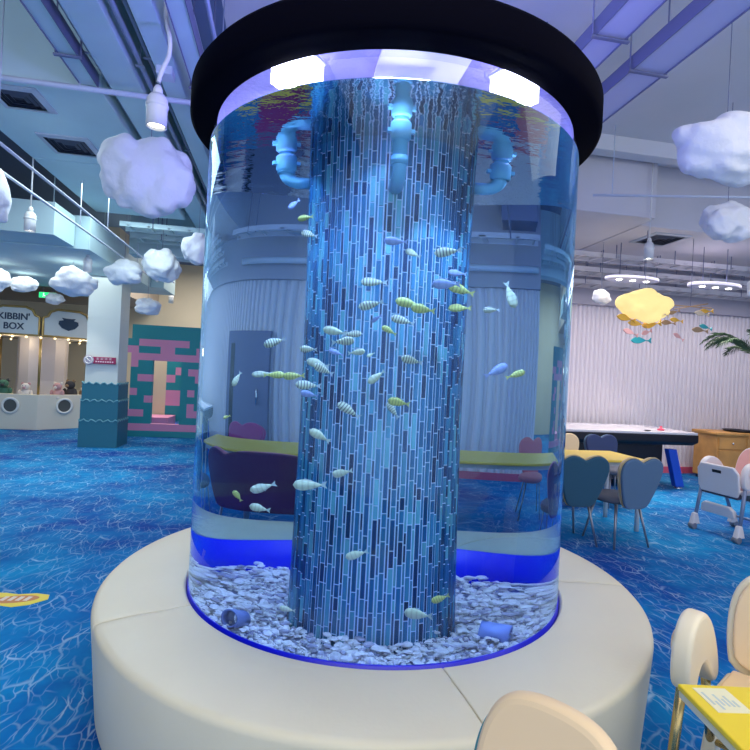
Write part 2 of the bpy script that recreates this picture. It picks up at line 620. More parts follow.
# ---------------------------------------------------------------- spotlights
def spotlight(x, y, z, label, power=60, ztop=4.4, r=0.055, curl=False, col=(1.0, 0.95, 0.85), angle=75):
    t = thing('hanging_spotlight', label, 'spotlight', (x, y, z), 0, 'hanging ceiling spotlights')
    obj('housing', MB().lathe([(0, .20), (r * .7, .20), (r, .17), (r, .0), (r * .88, 0), (r * .84, .03), (0, .03)], 20), M_white, t)
    obj('lens', MB().lathe([(0, .018), (r * .84, .018)], 20), M_lens, t)
    obj('collar', MB().lathe([(0, .20), (r * .5, .20), (r * .45, .235), (.016, .26), (0, .26)], 18).lathe([(r, .12), (r + .006, .125), (r + .006, .14), (r, .145)], 20), M_white, t)
    h = ztop - z
    if curl:
        raw = [(0, 0, .24), (0, 0, .28), (.02, 0, .36), (.05, .02, .47), (.055, .0, .56), (.03, .02, .66), (.02, 0, .8), (.02, 0, h)]
        pts = []
        for i in range(1, len(raw) - 2):
            for q in range(5):
                u_ = q / 5
                pts.append(tuple(.5 * (2 * raw[i][c] + (raw[i + 1][c] - raw[i - 1][c]) * u_ + (2 * raw[i - 1][c] - 5 * raw[i][c] + 4 * raw[i + 1][c] - raw[i + 2][c]) * u_ ** 2 + (3 * raw[i][c] - raw[i - 1][c] - 3 * raw[i + 1][c] + raw[i + 2][c]) * u_ ** 3) for c in range(3)))
        pts += [raw[-2], raw[-1]]
        obj('cord', MB().tube(pts, .014, 8), M_white, t)
        obj('ceiling_rose', MB().lathe([(0, h - .1), (.05, h - .09), (.06, h - .02), (.06, h), (0, h)], 16), M_white, t)
    else:
        obj('cord', MB().tube([(0, 0, .25), (0, 0, h)], .008, 8), M_white, t)
    light('lamp', 'SPOT', (0, 0, -0.005), power, col, t, 0.04, angle, 0.7)
    return t


spotlight(-0.855, 3.45, 2.98, 'hanging spotlight beside the tank lid, on a curly white cord', 55, 4.4, 0.062, True)
spotlight(-2.75, 6.15, 2.86, 'hanging spotlight in front of the stepped blue duct', 120, 4.4)
spotlight(-2.80, 7.98, 2.76, 'small hanging spotlight under the cloud above the pillar', 90, 2.994)
spotlight(-3.35, 9.30, 2.72, 'small hanging spotlight in front of the pillar top', 45, 3.0)
spotlight(-2.62, 12.6, 2.92, 'small hanging spotlight over the pixel playhouse', 120, 4.4)
spotlight(4.33, 5.70, 3.08, 'hanging spotlight to the right of the tank below the grey box', 110, 4.4)
spotlight(6.1, 5.9, 2.86, 'small hanging spotlight over the fish mobile by the ribbed wall', 110, 4.4)
for (x, y, z, lb) in ((4.95, 6.85, 3.06, 'flat oval lamp panel above the yellow cloud'), (6.15, 6.65, 3.02, 'flat oval lamp panel above the fish mobile')):
    t = thing('lamp_panel', lb, 'ceiling light', (x, y, z), 0, 'oval lamp panels')
    pol = [(.42 * math.cos(2 * PI * k / 28), .2 * math.sin(2 * PI * k / 28)) for k in range(28)]
    obj('panel', MB().prism(pol, 0, .05), M_tray, t, 0.01)
    for k in (-.22, 0, .22):
        obj('lens', MB().lathe([(0, -.008), (.035, -.008), (.04, 0)], 14, c=(k, -.02)), M_lens, t)
    for k in (-.2, .2):
        obj('hanger', MB().tube([(k, 0, .05), (k, 0, 3.6 - z)], .006, 6), M_steel_d, t)
    light('lamp', 'SPOT', (0, 0, -0.02), 90, (1.0, 0.88, 0.82), t, 0.1, 110, 0.8)

# ---------------------------------------------------------------- clouds
M_cloud = mat('cotton_cloud', (0.82, 0.84, 0.88), 0.95, bump=0.6, bscale=30, sheen=0.5)


def cloud(name, x, y, z, sx, sy, sz, label, m=None, seed=0, ztop=4.4, n=9, group='hanging cotton clouds', cat='cloud'):
    rnd = random.Random(seed)
    t = thing(name, label, cat, (x, y, z), 0, group)
    mb = MB()
    mb.ell((0, 0, 0), (sx * .80, sy * .80, sz * .80), 24, 14, jit=.25, seed=seed)
    for k in range(n):
        an = 2 * PI * k / n + rnd.uniform(-.3, .3)
        rr = rnd.uniform(.42, .58)
        s = rnd.uniform(.42, .56)
        mb.ell((sx * rr * math.cos(an), rnd.uniform(-.3, .3) * sy, sz * rr * math.sin(an)), (sx * s * .9, sy * s, sz * s * .95), 18, 11, jit=.3, seed=seed + k * 3.1)
    o = obj('fluff', mb, m or M_cloud, t)
    rm = o.modifiers.new('remesh', 'REMESH')
    rm.mode = 'VOXEL'
    rm.voxel_size = max(.012, sx / 22)
    rm.use_smooth_shade = True
    tx = bpy.data.textures.new('cloud_noise', 'CLOUDS')
    tx.noise_scale = .06
    tx.noise_depth = 3
    dm = o.modifiers.new('displace', 'DISPLACE')
    dm.texture = tx
    dm.strength = sx * .06
    dm.mid_level = .5
    sm = o.modifiers.new('smooth', 'SMOOTH')
    sm.factor = .5
    sm.iterations = 9
    if ztop:
        obj('hanging_wire', MB().tube([(0, 0, sz * .4), (0, 0, ztop - z)], .003, 5), M_steel_d, t)
    return t


cloud('hanging_cloud', -1.14, 4.47, 3.0, .37, .26, .36, 'large violet-lit cotton cloud left of the tank lid', seed=1, ztop=4.4)
cloud('hanging_cloud', -2.45, 8.45, 2.86, .30, .25, .20, 'cloud hanging directly above the pillar top, left of a rounder one', seed=2, ztop=4.4)
cloud('hanging_cloud', -1.86, 8.2, 2.98, .30, .26, .25, 'round cloud between the pillar top and the tank', seed=3, ztop=4.4)
cloud('hanging_cloud', -1.12, 6.8, 2.96, .2, .2, .22, 'cloud partly hidden by the left edge of the tank', seed=4)
cloud('hanging_cloud', -3.22, 8.6, 2.68, .34, .28, .22, 'wide cloud warm lit at one end beside the pillar', seed=5, ztop=3.0)
cloud('hanging_cloud', -4.6, 10.2, 2.80, .23, .2, .16, 'small cloud above the word sign of the play booth', seed=6, ztop=3.0)
cloud('hanging_cloud', -4.55, 9.2, 2.72, .24, .2, .21, 'small cloud cut by the left border of the view', seed=7, ztop=3.0)
cloud('hanging_cloud', -4.55, 11.3, 2.70, .2, .18, .12, 'smallest cloud, just under the green exit sign', seed=8, ztop=3.0)
cloud('hanging_cloud', -2.45, 9.9, 2.52, .25, .2, .17, 'low cloud between pillar and pixel playhouse', seed=9, ztop=4.4)
cloud('hanging_cloud', -2.5, 4.9, 2.84, .16, .2, .26, 'cloud at the left border under the blue ducts', seed=10, ztop=3.6)
cloud('hanging_cloud', 3.28, 3.50, 3.36, .46, .26, .25, 'biggest cloud, violet-lit, right of the tank lid', seed=11, n=11)
cloud('hanging_cloud', 4.30, 4.53, 3.20, .30, .24, .22, 'grey cloud under the biggest violet one', seed=12)
cloud('hanging_cloud', 5.70, 5.3, 2.86, .28, .24, .28, 'cloud at the right border above the palm', seed=13)
cloud('hanging_cloud', 4.5, 6.9, 2.80, .15, .12, .12, 'tiny cream cloud in front of the ribbed wall beside the tank', seed=14, ztop=3.6)

# mobiles
M_ycloud = bpy.data.materials.new('lit_yellow_cloud')
M_ycloud.use_nodes = True
b = M_ycloud.node_tree.nodes['Principled BSDF']
b.inputs['Base Color'].default_value = (0.85, 0.70, 0.25, 1)
b.inputs['Roughness'].default_value = .9
b.inputs['Emission Color'].default_value = (1.0, 0.76, 0.30, 1)
b.inputs['Emission Strength'].default_value = 0.75
t = cloud('cloud_lamp', 4.68, 6.20, 2.60, .43, .24, .22, 'glowing yellow cloud lamp with painted wooden fish hanging below', M_ycloud, seed=15, ztop=3.6, group=None, cat='hanging lamp')


def wood_fish(parent, x, y, z, L, ang, m, zt, name='fish_ornament', yaw=0):
    Mx = Matrix.Translation((x, y, z)) @ Matrix.Rotation(yaw, 4, 'Z') @ Matrix.Rotation(ang, 4, 'Y') @ Matrix.Rotation(PI / 2, 4, 'X')
    pol = []
    for k in range(13):
        s = k / 12
        pol.append((L * (s - .5), L * .2 * math.sin(PI * min(1, s * 1.15) ** .8) * (1 - .1 * s) if s < .85 else L * .03))
    up = pol
    lo = [(a, -b * .8) for a, b in pol][::-1]
    tail = [(L * .5, L * .03), (L * .66, L * .17), (L * .62, 0), (L * .66, -L * .15), (L * .5, -L * .03)]
    poly = up[:-1] + tail + lo[1:]
    o = obj(name, MB().prism(poly, -L * .05, L * .05, M=Mx), m, parent, L * .02)
    obj('string', MB().tube([(x, y, z + L * .15), (x, y, zt)], .002, 4), M_steel_d, o)
    return o


M_o1 = mat('ornament_yellow', (0.85, 0.48, 0.05), .5)
M_o2 = mat('ornament_pink', (0.80, 0.42, 0.40), .5)
M_o3 = mat('ornament_teal', (0.03, 0.42, 0.45), .5)
M_o4 = mat('ornament_wood', (0.42, 0.27, 0.14), .5)
M_o5 = mat('ornament_cream', (0.8, 0.65, 0.45), .5)
for (x, z, L, an, m, yaw) in ((-.28, -.19, .26, .15, M_o1, .1), (-.1, -.25, .22, .1, M_o1, -.2), (.16, -.24, .30, -.2, M_o1, .2), (-.2, -.37, .2, .3, M_o2, 0), (.05, -.36, .18, -.3, M_o2, .3), (-.03, -.47, .26, -.05, M_o3, 0), (.25, -.1, .16, .2, M_o5, .2)):
    wood_fish(t, x, random.uniform(-.08, .08), z, L, an, m, -.02, yaw=yaw)
t = thing('fish_mobile', 'mobile of small painted wooden fish without a cloud, by the ribbed wall', 'mobile', (5.5, 6.34, 2.66))
obj('hanging_wire', MB().tube([(0, 0, 0), (0, 0, .94)], .004, 5), M_steel_d, t)
obj('crossbar', MB().tube([(-.34, 0, 0), (.34, 0, 0)], .008, 6).tube([(0, -.3, 0), (0, .3, 0)], .008, 6), M_o4, t)
for (x, z, L, an, m) in ((-.26, -.10, .16, -.3, M_o4), (-.2, -.2, .18, .1, M_o1), (-.3, -.24, .2, .0, M_o4), (.1, -.1, .2, .1, M_o5), (.2, -.06, .2, -.1, M_o1), (.08, -.33, .22, .05, M_o4), (.3, -.26, .18, .2, M_o3), (-.14, -.42, .16, .5, M_o2)):
    wood_fish(t, x, random.uniform(-.1, .1), z, L, an, m, 0)

# exit sign
t = thing('exit_sign', 'small glowing green exit sign hanging at the far left', 'exit sign', (-5.05, 12.2, 2.80))
obj('case', MB().box(-.17, .17, 0, .03, 0, .13), M_white, t)
obj('face', MB().box(-.16, .16, -.006, 0, .01, .12), emit('exit_green', (0.02, 0.75, 0.18), 1.6), t)
obj('pictogram', MB().box(.02, .10, -.012, -.006, .03, .10).ell((-.07, -.010, .095), (.014, .004, .014), 8, 6).tube([(-.08, -.010, .08), (-.06, -.010, .055), (-.09, -.010, .03)], .008, 6).tube([(-.06, -.010, .055), (-.03, -.010, .04)], .008, 6), emit('exit_white', (0.8, 1, 0.85), 1.2), t)
for k in (-.1, .1):
    obj('hanger', MB().tube([(k, .015, .13), (k, .015, .25)], .006, 6), M_steel_d, t)

# ---------------------------------------------------------------- the aquarium
TX, TY = 0.53, 2.77
R = 0.945
ZB, ZG, ZW, ZL = 0.45, 0.29, 2.575, 2.695
tank = thing('aquarium', 'tall cylindrical glass fish tank with black lid and tiled core column', 'aquarium', (TX, TY, 0))


def water_mat():
    m = bpy.data.materials.new('water')
    m.use_nodes = True
    nt = m.node_tree
    nt.nodes.clear()
    out = nt.nodes.new('ShaderNodeOutputMaterial')
    g = nt.nodes.new('ShaderNodeBsdfGlass')
    g.inputs['Color'].default_value = WATER_TINT
    g.inputs['Roughness'].default_value = 0.0
    g.inputs['IOR'].default_value = 1.333
    nt.links.new(g.outputs[0], out.inputs[0])
    return m


def surface_mat():
    # water surface: clear from above, mirrors at grazing angles from below, rippled
    m = bpy.data.materials.new('water_surface')
    m.use_nodes = True
    nt = m.node_tree
    nt.nodes.clear()
    L = nt.links.new
    out = nt.nodes.new('ShaderNodeOutputMaterial')
    tr = nt.nodes.new('ShaderNodeBsdfTransparent')
    gl = nt.nodes.new('ShaderNodeBsdfGlossy')
    gl.inputs['Roughness'].default_value = 0.02
    fr = nt.nodes.new('ShaderNodeFresnel')
    fr.inputs['IOR'].default_value = 1.333
    mix = nt.nodes.new('ShaderNodeMixShader')
    tc = nt.nodes.new('ShaderNodeTexCoord')
    n = nt.nodes.new('ShaderNodeTexNoise')
    n.inputs['Scale'].default_value = 10
    n.inputs['Detail'].default_value = 3
    L(tc.outputs['Object'], n.inputs['Vector'])
    bp = nt.nodes.new('ShaderNodeBump')
    bp.inputs['Strength'].default_value = 0.12
    bp.inputs['Distance'].default_value = 0.02
    L(n.outputs['Fac'], bp.inputs['Height'])
    L(bp.outputs['Normal'], gl.inputs['Normal'])
    L(fr.outputs[0], mix.inputs[0])
    L(tr.outputs[0], mix.inputs[1])
    L(gl.outputs[0], mix.inputs[2])
    L(mix.outputs[0], out.inputs[0])
    return m


def clear_mat():
    m = bpy.data.materials.new('clear_acrylic')
    m.use_nodes = True
    nt = m.node_tree
    nt.nodes.clear()
    L = nt.links.new
    out = nt.nodes.new('ShaderNodeOutputMaterial')
    tr = nt.nodes.new('ShaderNodeBsdfTransparent')
    tr.inputs[0].default_value = (0.92, 0.95, 1, 1)
    gl = nt.nodes.new('ShaderNodeBsdfGlossy')
    gl.inputs['Roughness'].default_value = 0.02
    mix = nt.nodes.new('ShaderNodeMixShader')
    mix.inputs[0].default_value = 0.07
    L(tr.outputs[0], mix.inputs[1])
    L(gl.outputs[0], mix.inputs[2])
    L(mix.outputs[0], out.inputs[0])
    return m


WATER_TINT = (0.66, 0.86, 1.0, 1)
N = 160
obj('water', MB().lathe([(R, ZG), (R, ZW)], N), water_mat(), tank)
mb = MB()
mb.lathe([(R - .002, ZW - .002), (0.30, ZW - .002)], N)
obj('water_surface', mb, surface_mat(), tank)
obj('acrylic_rim', MB().lathe([(R, ZW), (R, ZL + .02)], N), clear_mat(), tank)

# blue base ring, sunk in the seat
M_ring = mat('blue_base', (0.0, 0.002, 0.58), 0.3)
obj('base_ring', MB().lathe([(R - .007, 0.0), (R + .005, 0.0), (R + .005, ZB + .004), (R - .007, ZB + .004)], N, closed=True), M_ring, tank)
obj('tank_floor', MB().lathe([(0.0, .0), (R - .03, .0), (R - .03, ZG - .03), (0.0, ZG - .03)], 64), mat('tank_bed', (0.45, 0.46, 0.60), .8), tank)

# lid
RL = 1.04
M_lid = mat('lid_black', (0.002, 0.002, 0.006), 0.75, spec=.02)
lid = obj('lid', MB().lathe([(R - .03, ZL), (RL - .02, ZL), (RL, ZL + .02), (RL, ZL + .13), (RL - .02, ZL + .16), (RL - .05, ZL + .17), (0, ZL + .17)], N), M_lid, tank)
M_liner = mat('lid_liner', (0.50, 0.46, 0.95), 0.25, bump=1.0, bscale=34)  # violet LED bounce put into the colour, bumps imitate caustics off the water
obj('lid_liner', MB().lathe([(R - .03, ZL), (R - .035, ZL + .135), (.0, ZL + .135)], 96), M_liner, lid, label='inside of the lid, violet LED glow and caustic ripples put into it')
M_panel = mat('lid_panel', (0.86, 0.84, 0.95), 0.4)
obj('feed_hatch', MB().box(-.2, .17, -.88, -.34, ZL + .115, ZL + .134), M_panel, lid, label='smooth white hatch panel inside the lid')
M_led = emit('led_white', (0.80, 0.82, 1.0), 14.0)
LED = (0.36, 0.56, 1.0)
for k, (an, pw) in enumerate(((-127, 1), (-62, 1), (0, .8), (62, .6), (122, .6), (180, .9), (-96, .9))):  # last one is an unseen extra lamp, added to brighten the column top
    a = rad(an - 3)
    rr = .83 if k < 2 else .56
    c = (rr * math.cos(a), rr * math.sin(a))
    Mx = Matrix.Translation((c[0], c[1], ZL + .0)) @ Matrix.Rotation(a, 4, 'Z')
    ld = obj('led_lamp', MB().box(-.05, .05, -.11, .11, -.03 + .065, .05, M=Mx), mat('led_case', (0.75, 0.75, 0.8), .4), lid, .006)
    obj('led_face', MB().box(-.042, .042, -.10, .10, -.03, 0.035, M=Mx), M_led, ld)
    l = light('led_light', 'SPOT', (c[0], c[1], ZL - .036), LED_POWER * pw, LED, ld, .04, 172, .25)
    light('led_spill', 'POINT', (c[0] * .9, c[1] * .9, ZL + .02), 2.0, (0.36, 0.34, 1.0), ld, .04)

# uplights on the lid
for an in (-150, -30, 60, 130):
    a = rad(an)
    c = (.8 * math.cos(a), .8 * math.sin(a))
    ul = obj('uplight', MB().lathe([(0, ZL + .17), (.05, ZL + .17), (.06, ZL + .23), (0, ZL + .22)], 16, c=c), mat('uplight_case', (0.1, 0.1, 0.12), .4), lid)
    light('uplight_glow', 'POINT', (c[0], c[1], ZL + .30), UP_POWER, (0.22, 0.22, 1.0), ul, .05)

# tiled column: every tile a raised face on a pale grout core
rc = 0.32
M_grout = mat('tile_grout', (0.78, 0.86, 0.98), .7)
tm = bpy.data.materials.new('glass_tile')
tm.use_nodes = True
nt = tm.node_tree
b = nt.nodes['Principled BSDF']
b.inputs['Roughness'].default_value = .25
at = nt.nodes.new('ShaderNodeAttribute')
at.attribute_name = 'tile_colour'
nt.links.new(at.outputs['Color'], b.inputs['Base Color'])
core = MB().lathe([(rc, 0.02), (rc, ZL + .13)], 96)
column = obj('tiled_column', core, M_grout, tank)
rnd = random.Random(5)
tiles = MB()
cols = []
PAL = [(0.010, 0.06, 0.20), (0.015, 0.11, 0.30), (0.03, 0.17, 0.40), (0.05, 0.24, 0.48), (0.10, 0.34, 0.56), (0.02, 0.14, 0.36), (0.012, 0.085, 0.26), (0.006, 0.03, 0.12)]
strips = 116
wid = [1.0 if i % 2 else 0.58 for i in range(strips)]
tot = sum(wid)
an = 0.0
gap = 0.0026 / rc
for i in range(strips):
    da = wid[i] / tot * 2 * PI
    z = 0.03 - rnd.uniform(0, .15)
    while z < ZL + .12:
        h = rnd.choice((.06, .08, .11, .13, .15)) * rnd.uniform(.9, 1.1)
        z0, z1 = max(.03, z) + .0022, min(ZL + .12, z + h) - .0022
        z += h
        if z1 - z0 < .01:
            continue
        a0, a1 = an + gap, an + da - gap
        ro = rc + .0035
        P4 = [(a0, z0), (a1, z0), (a1, z1), (a0, z1)]
        vs = [(rc * math.cos(q), rc * math.sin(q), w) for q, w in P4]
        P5 = [(a0 + .002, z0 + .001), (a1 - .002, z0 + .001), (a1 - .002, z1 - .001), (a0 + .002, z1 - .001)]
        vs += [(ro * math.cos(q), ro * math.sin(q), w) for q, w in P5]
        tiles.add(vs, [(4, 5, 6, 7), (0, 1, 5, 4), (1, 2, 6, 5), (2, 3, 7, 6), (3, 0, 4, 7)])
        c = rnd.choice(PAL)
        k = rnd.uniform(.85, 1.2)
        cols += [(c[0] * k * 1.5, c[1] * k * 1.25, c[2] * k * .86, 1)] * 5
    an += da
to = obj('tile_cladding', tiles, tm, column)
ca = to.data.attributes.new('tile_colour', 'FLOAT_COLOR', 'FACE')
for i, c in enumerate(cols):
    ca.data[i].color = c

# white pipes beside the column, the cyan LED light put into their colour
M_pvc = mat('pvc_cyan_lit', (0.30, 0.72, 0.95), .35)


def tank_pipe(x, y, zb, zt):
    dx, dy = -x, -y
    L = math.hypot(dx, dy)
    dx, dy = dx / L, dy / L
    inx, iny = -dx * rc, -dy * rc

    r = .028
    low = [(x, y, zb + .06)] + [(x + dx * .05 * (1 - math.cos(q)), y + dy * .05 * (1 - math.cos(q)), zb + .05 - .05 * math.sin(q)) for q in [rad(15 * k) for k in range(7)]]
    low.append((inx, iny, zb))
    mb = MB().tube(low, r, 14).tube([(x, y, zb + .05), (x, y, zt)], r, 14)
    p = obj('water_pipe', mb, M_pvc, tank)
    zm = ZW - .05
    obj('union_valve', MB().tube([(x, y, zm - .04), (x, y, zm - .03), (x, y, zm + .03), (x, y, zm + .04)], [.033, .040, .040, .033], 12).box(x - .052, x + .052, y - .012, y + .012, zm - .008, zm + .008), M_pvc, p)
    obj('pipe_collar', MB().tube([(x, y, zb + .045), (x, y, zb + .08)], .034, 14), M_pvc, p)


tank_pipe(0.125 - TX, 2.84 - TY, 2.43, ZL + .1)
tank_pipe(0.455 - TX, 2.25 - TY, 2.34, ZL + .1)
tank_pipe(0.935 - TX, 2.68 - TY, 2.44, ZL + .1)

# gravel bed: pebbles nobody could count
rnd = random.Random(21)
proto = []
for k in range(5):
    vs, fs = [], []
    n_, m_ = 6, 4
    for j in range(m_ + 1):
        ph = PI * j / m_
        for i in range(n_):
            q = 2 * PI * i / n_
            d = Vector((math.sin(ph) * math.cos(q), math.sin(ph) * math.sin(q), math.cos(ph)))
            s = 1 + .45 * noise.noise(d * 1.3 + Vector((k * 7.3, 0, 0)))
            vs.append(d * s)
    for j in range(m_):
        for i in range(n_):
            fs.append((j * n_ + i, (j + 1) * n_ + i, (j + 1) * n_ + (i + 1) % n_, j * n_ + (i + 1) % n_))
    proto.append((vs, fs))
g = MB()
cnt = 0
while cnt < 11000:
    rr = math.sqrt(rnd.uniform((rc + .01) ** 2, (R - .05) ** 2))
    q = rnd.uniform(0, 2 * PI)
    if math.sin(q) > .6 and rr < .5 and rnd.random() < .7:
        cnt += 1
        continue
    s = rnd.uniform(.0055, .0105) if rnd.random() < .92 else rnd.uniform(.012, .020)
    vs, fs = proto[rnd.randrange(5)]
    z = ZG + rnd.uniform(-.015, .012) + (.025 if s > .012 else 0) + .02 * noise.noise(Vector((rr * math.cos(q) * 4, rr * math.sin(q) * 4, 0)))
    Mx = Matrix.Translation((TX + rr * math.cos(q), TY + rr * math.sin(q), z)) @ Matrix.Rotation(rnd.uniform(0, 6.3), 4, 'Z') @ Matrix.Rotation(rnd.uniform(-.5, .5), 4, 'X') @ Matrix.Diagonal((s * rnd.uniform(1, 1.9), s, s * rnd.uniform(.4, .7), 1))
    g.add(vs, fs, 0 if rnd.random() < .8 else 1, False, Mx)
    cnt += 1
go = obj('gravel', g, [mat('pebble_pale', (0.95, 0.86, 0.84), .7), mat('pebble_grey', (0.40, 0.36, 0.44), .7)])
tag(go, 'pale pebble gravel covering the tank floor around the tiled column', 'gravel', kind='stuff')

# two short pipes lying in the gravel
for (x, y, z, an, tilt, r, L, m, lb) in (
        (-0.03, 2.60, .345, rad(-128), rad(14), .040, .12, mat('pot_blue', (0.16, 0.20, 0.42), .5), 'open blue-grey pipe stub lying on the gravel left of the column'),
        (0.955, 2.47, .335, rad(160), rad(10), .040, .12, mat('pot_pale', (0.28, 0.36, 0.75), .5), 'pale blue pipe stub lying on the gravel right of the column')):
    Mx = Matrix.Translation((x, y, z)) @ Matrix.Rotation(an, 4, 'Z') @ Matrix.Rotation(PI / 2 - tilt, 4, 'Y')
    o = obj('pipe_stub', MB().lathe([(r, -L / 2), (r, L / 2), (r * .84, L / 2), (r * .84, -L / 2)], 28, closed=True, M=Mx), m)
    tag(o, lb, 'pipe')

# ---------------------------------------------------------------- round seat
bench = thing('round_bench', 'white leather ring-shaped seat around the fish tank', 'bench', (TX, TY, 0))
M_leather = mat('white_leather', (0.70, 0.645, 0.47), .45, bump=.06, bscale=60, vary=.03, vscale=2)
RB = 1.344
for k in range(5):
    # seams at 14 deg and every 72 deg from the camera side
    a0 = rad(-100 + 15.5 + 72 * k)
    a1 = a0 + rad(72)
    e = .0022
    prof = [(R + .009, .0), (R + .009, ZB - .012), (R + .020, ZB), (1.2, ZB + .004), (RB - .03, ZB), (RB - .012, ZB - .005), (RB - .003, ZB - .014), (RB, ZB - .03), (RB - .03, 0.02), (RB - .05, 0.0)]
    s = obj('seat_segment', MB().lathe(prof, 36, a0 + e, a1 - e, closed=True), M_leather, bench, .004)

# ---------------------------------------------------------------- fish


def fish_mat(name, c1, c2, freq):
    m = bpy.data.materials.new(name)
    m.use_nodes = True
    nt = m.node_tree
    L = nt.links.new
    b = nt.nodes['Principled BSDF']
    b.inputs['Roughness'].default_value = .35
    tc = nt.nodes.new('ShaderNodeTexCoord')
    sp = nt.nodes.new('ShaderNodeSeparateXYZ')
    L(tc.outputs['Object'], sp.inputs[0])
    mu = nt.nodes.new('ShaderNodeMath')
    mu.operation = 'MULTIPLY'
    mu.inputs[1].default_value = freq
    L(sp.outputs['X'], mu.inputs[0])
    sn = nt.nodes.new('ShaderNodeMath')
    sn.operation = 'SINE'
    L(mu.outputs[0], sn.inputs[0])
    mr = nt.nodes.new('ShaderNodeMapRange')
    mr.inputs['From Min'].default_value = .35
    mr.inputs['From Max'].default_value = .75
    L(sn.outputs[0], mr.inputs['Value'])
    mx = nt.nodes.new('ShaderNodeMix')
    mx.data_type = 'RGBA'
    mx.inputs['A'].default_value = (*c1, 1)
    mx.inputs['B'].default_value = (*c2, 1)
    L(mr.outputs[0], mx.inputs['Factor'])
    L(mx.outputs['Result'], b.inputs['Base Color'])
    return m


FM = {'s': fish_mat('striped_fish', (0.86, 0.82, 0.56), (0.14, 0.15, 0.16), 46),
      'y': fish_mat('yellow_fish', (0.84, 0.78, 0.22), (0.48, 0.50, 0.14), 40),
      'l': fish_mat('lilac_fish', (0.42, 0.48, 0.80), (0.36, 0.42, 0.75), 20),
      'p': fish_mat('pale_fish', (0.86, 0.84, 0.56), (0.72, 0.70, 0.46), 30)}
M_fin = {'s': mat('fin_grey', (0.55, 0.6, 0.6), .5), 'y': mat('fin_yellow', (0.7, 0.66, 0.2), .5), 'l': mat('fin_lilac', (0.40, 0.46, 0.75), .5), 'p': mat('fin_pale', (0.7, 0.75, 0.65), .5)}
KIND = {'s': 'dark-striped pale fish', 'y': 'yellow-green fish', 'l': 'lilac-blue fish', 'p': 'plain pale green fish'}


def fish_meshes(k):
    # unit fish, head at -X, length 1 without the tail fin
    body = MB()
    n, m = 12, 12
    vs, fs = [], []
    for i in range(m + 1):
        s = i / m
        h = .235 * (math.sin(PI * min(1, s * .98 + .02) ** .72) ** .8) * (1 - .25 * s) + .022 * s
        if i == 0:
            h = .012
        w = h * .46
        for q in range(n):
            a = 2 * PI * q / n
            vs.append((s - .5, w * math.cos(a), h * math.sin(a)))
    for i in range(m):
        for q in range(n):
            fs.append((i * n + q, i * n + (q + 1) % n, (i + 1) * n + (q + 1) % n, (i + 1) * n + q))
    fs.append(tuple(range(n))[::-1])
    fs.append(tuple(m * n + q for q in range(n)))
    body.add(vs, fs, 0, True)
    for sy in (-1, 1):
        body.ell((-.33, sy * .06, .035), (.028, .012, .028), 8, 6, 1)
    tail = MB().prism([(.46, .02), (.70, .16), (.64, 0), (.70, -.15), (.46, -.02)], -.008, .008, M=Matrix.Rotation(PI / 2, 4, 'X'))
    fin = MB().prism([(-.2, .17), (-.08, .25), (.14, .20), (.25, .10), (.1, .12), (-.08, .18)], -.006, .006, M=Matrix.Rotation(PI / 2, 4, 'X'))
    fin.prism([(.0, -.15), (.12, -.21), (.24, -.1), (.1, -.11)], -.006, .006, M=Matrix.Rotation(PI / 2, 4, 'X'))
    eye = mat('fish_eye', (0.02, 0.02, 0.03), .2)
    ob = obj('fish', body, [FM[k], eye])
    ot = obj('tail_fin', tail, M_fin[k], ob)
    of = obj('body_fins', fin, M_fin[k], ob)
    return ob


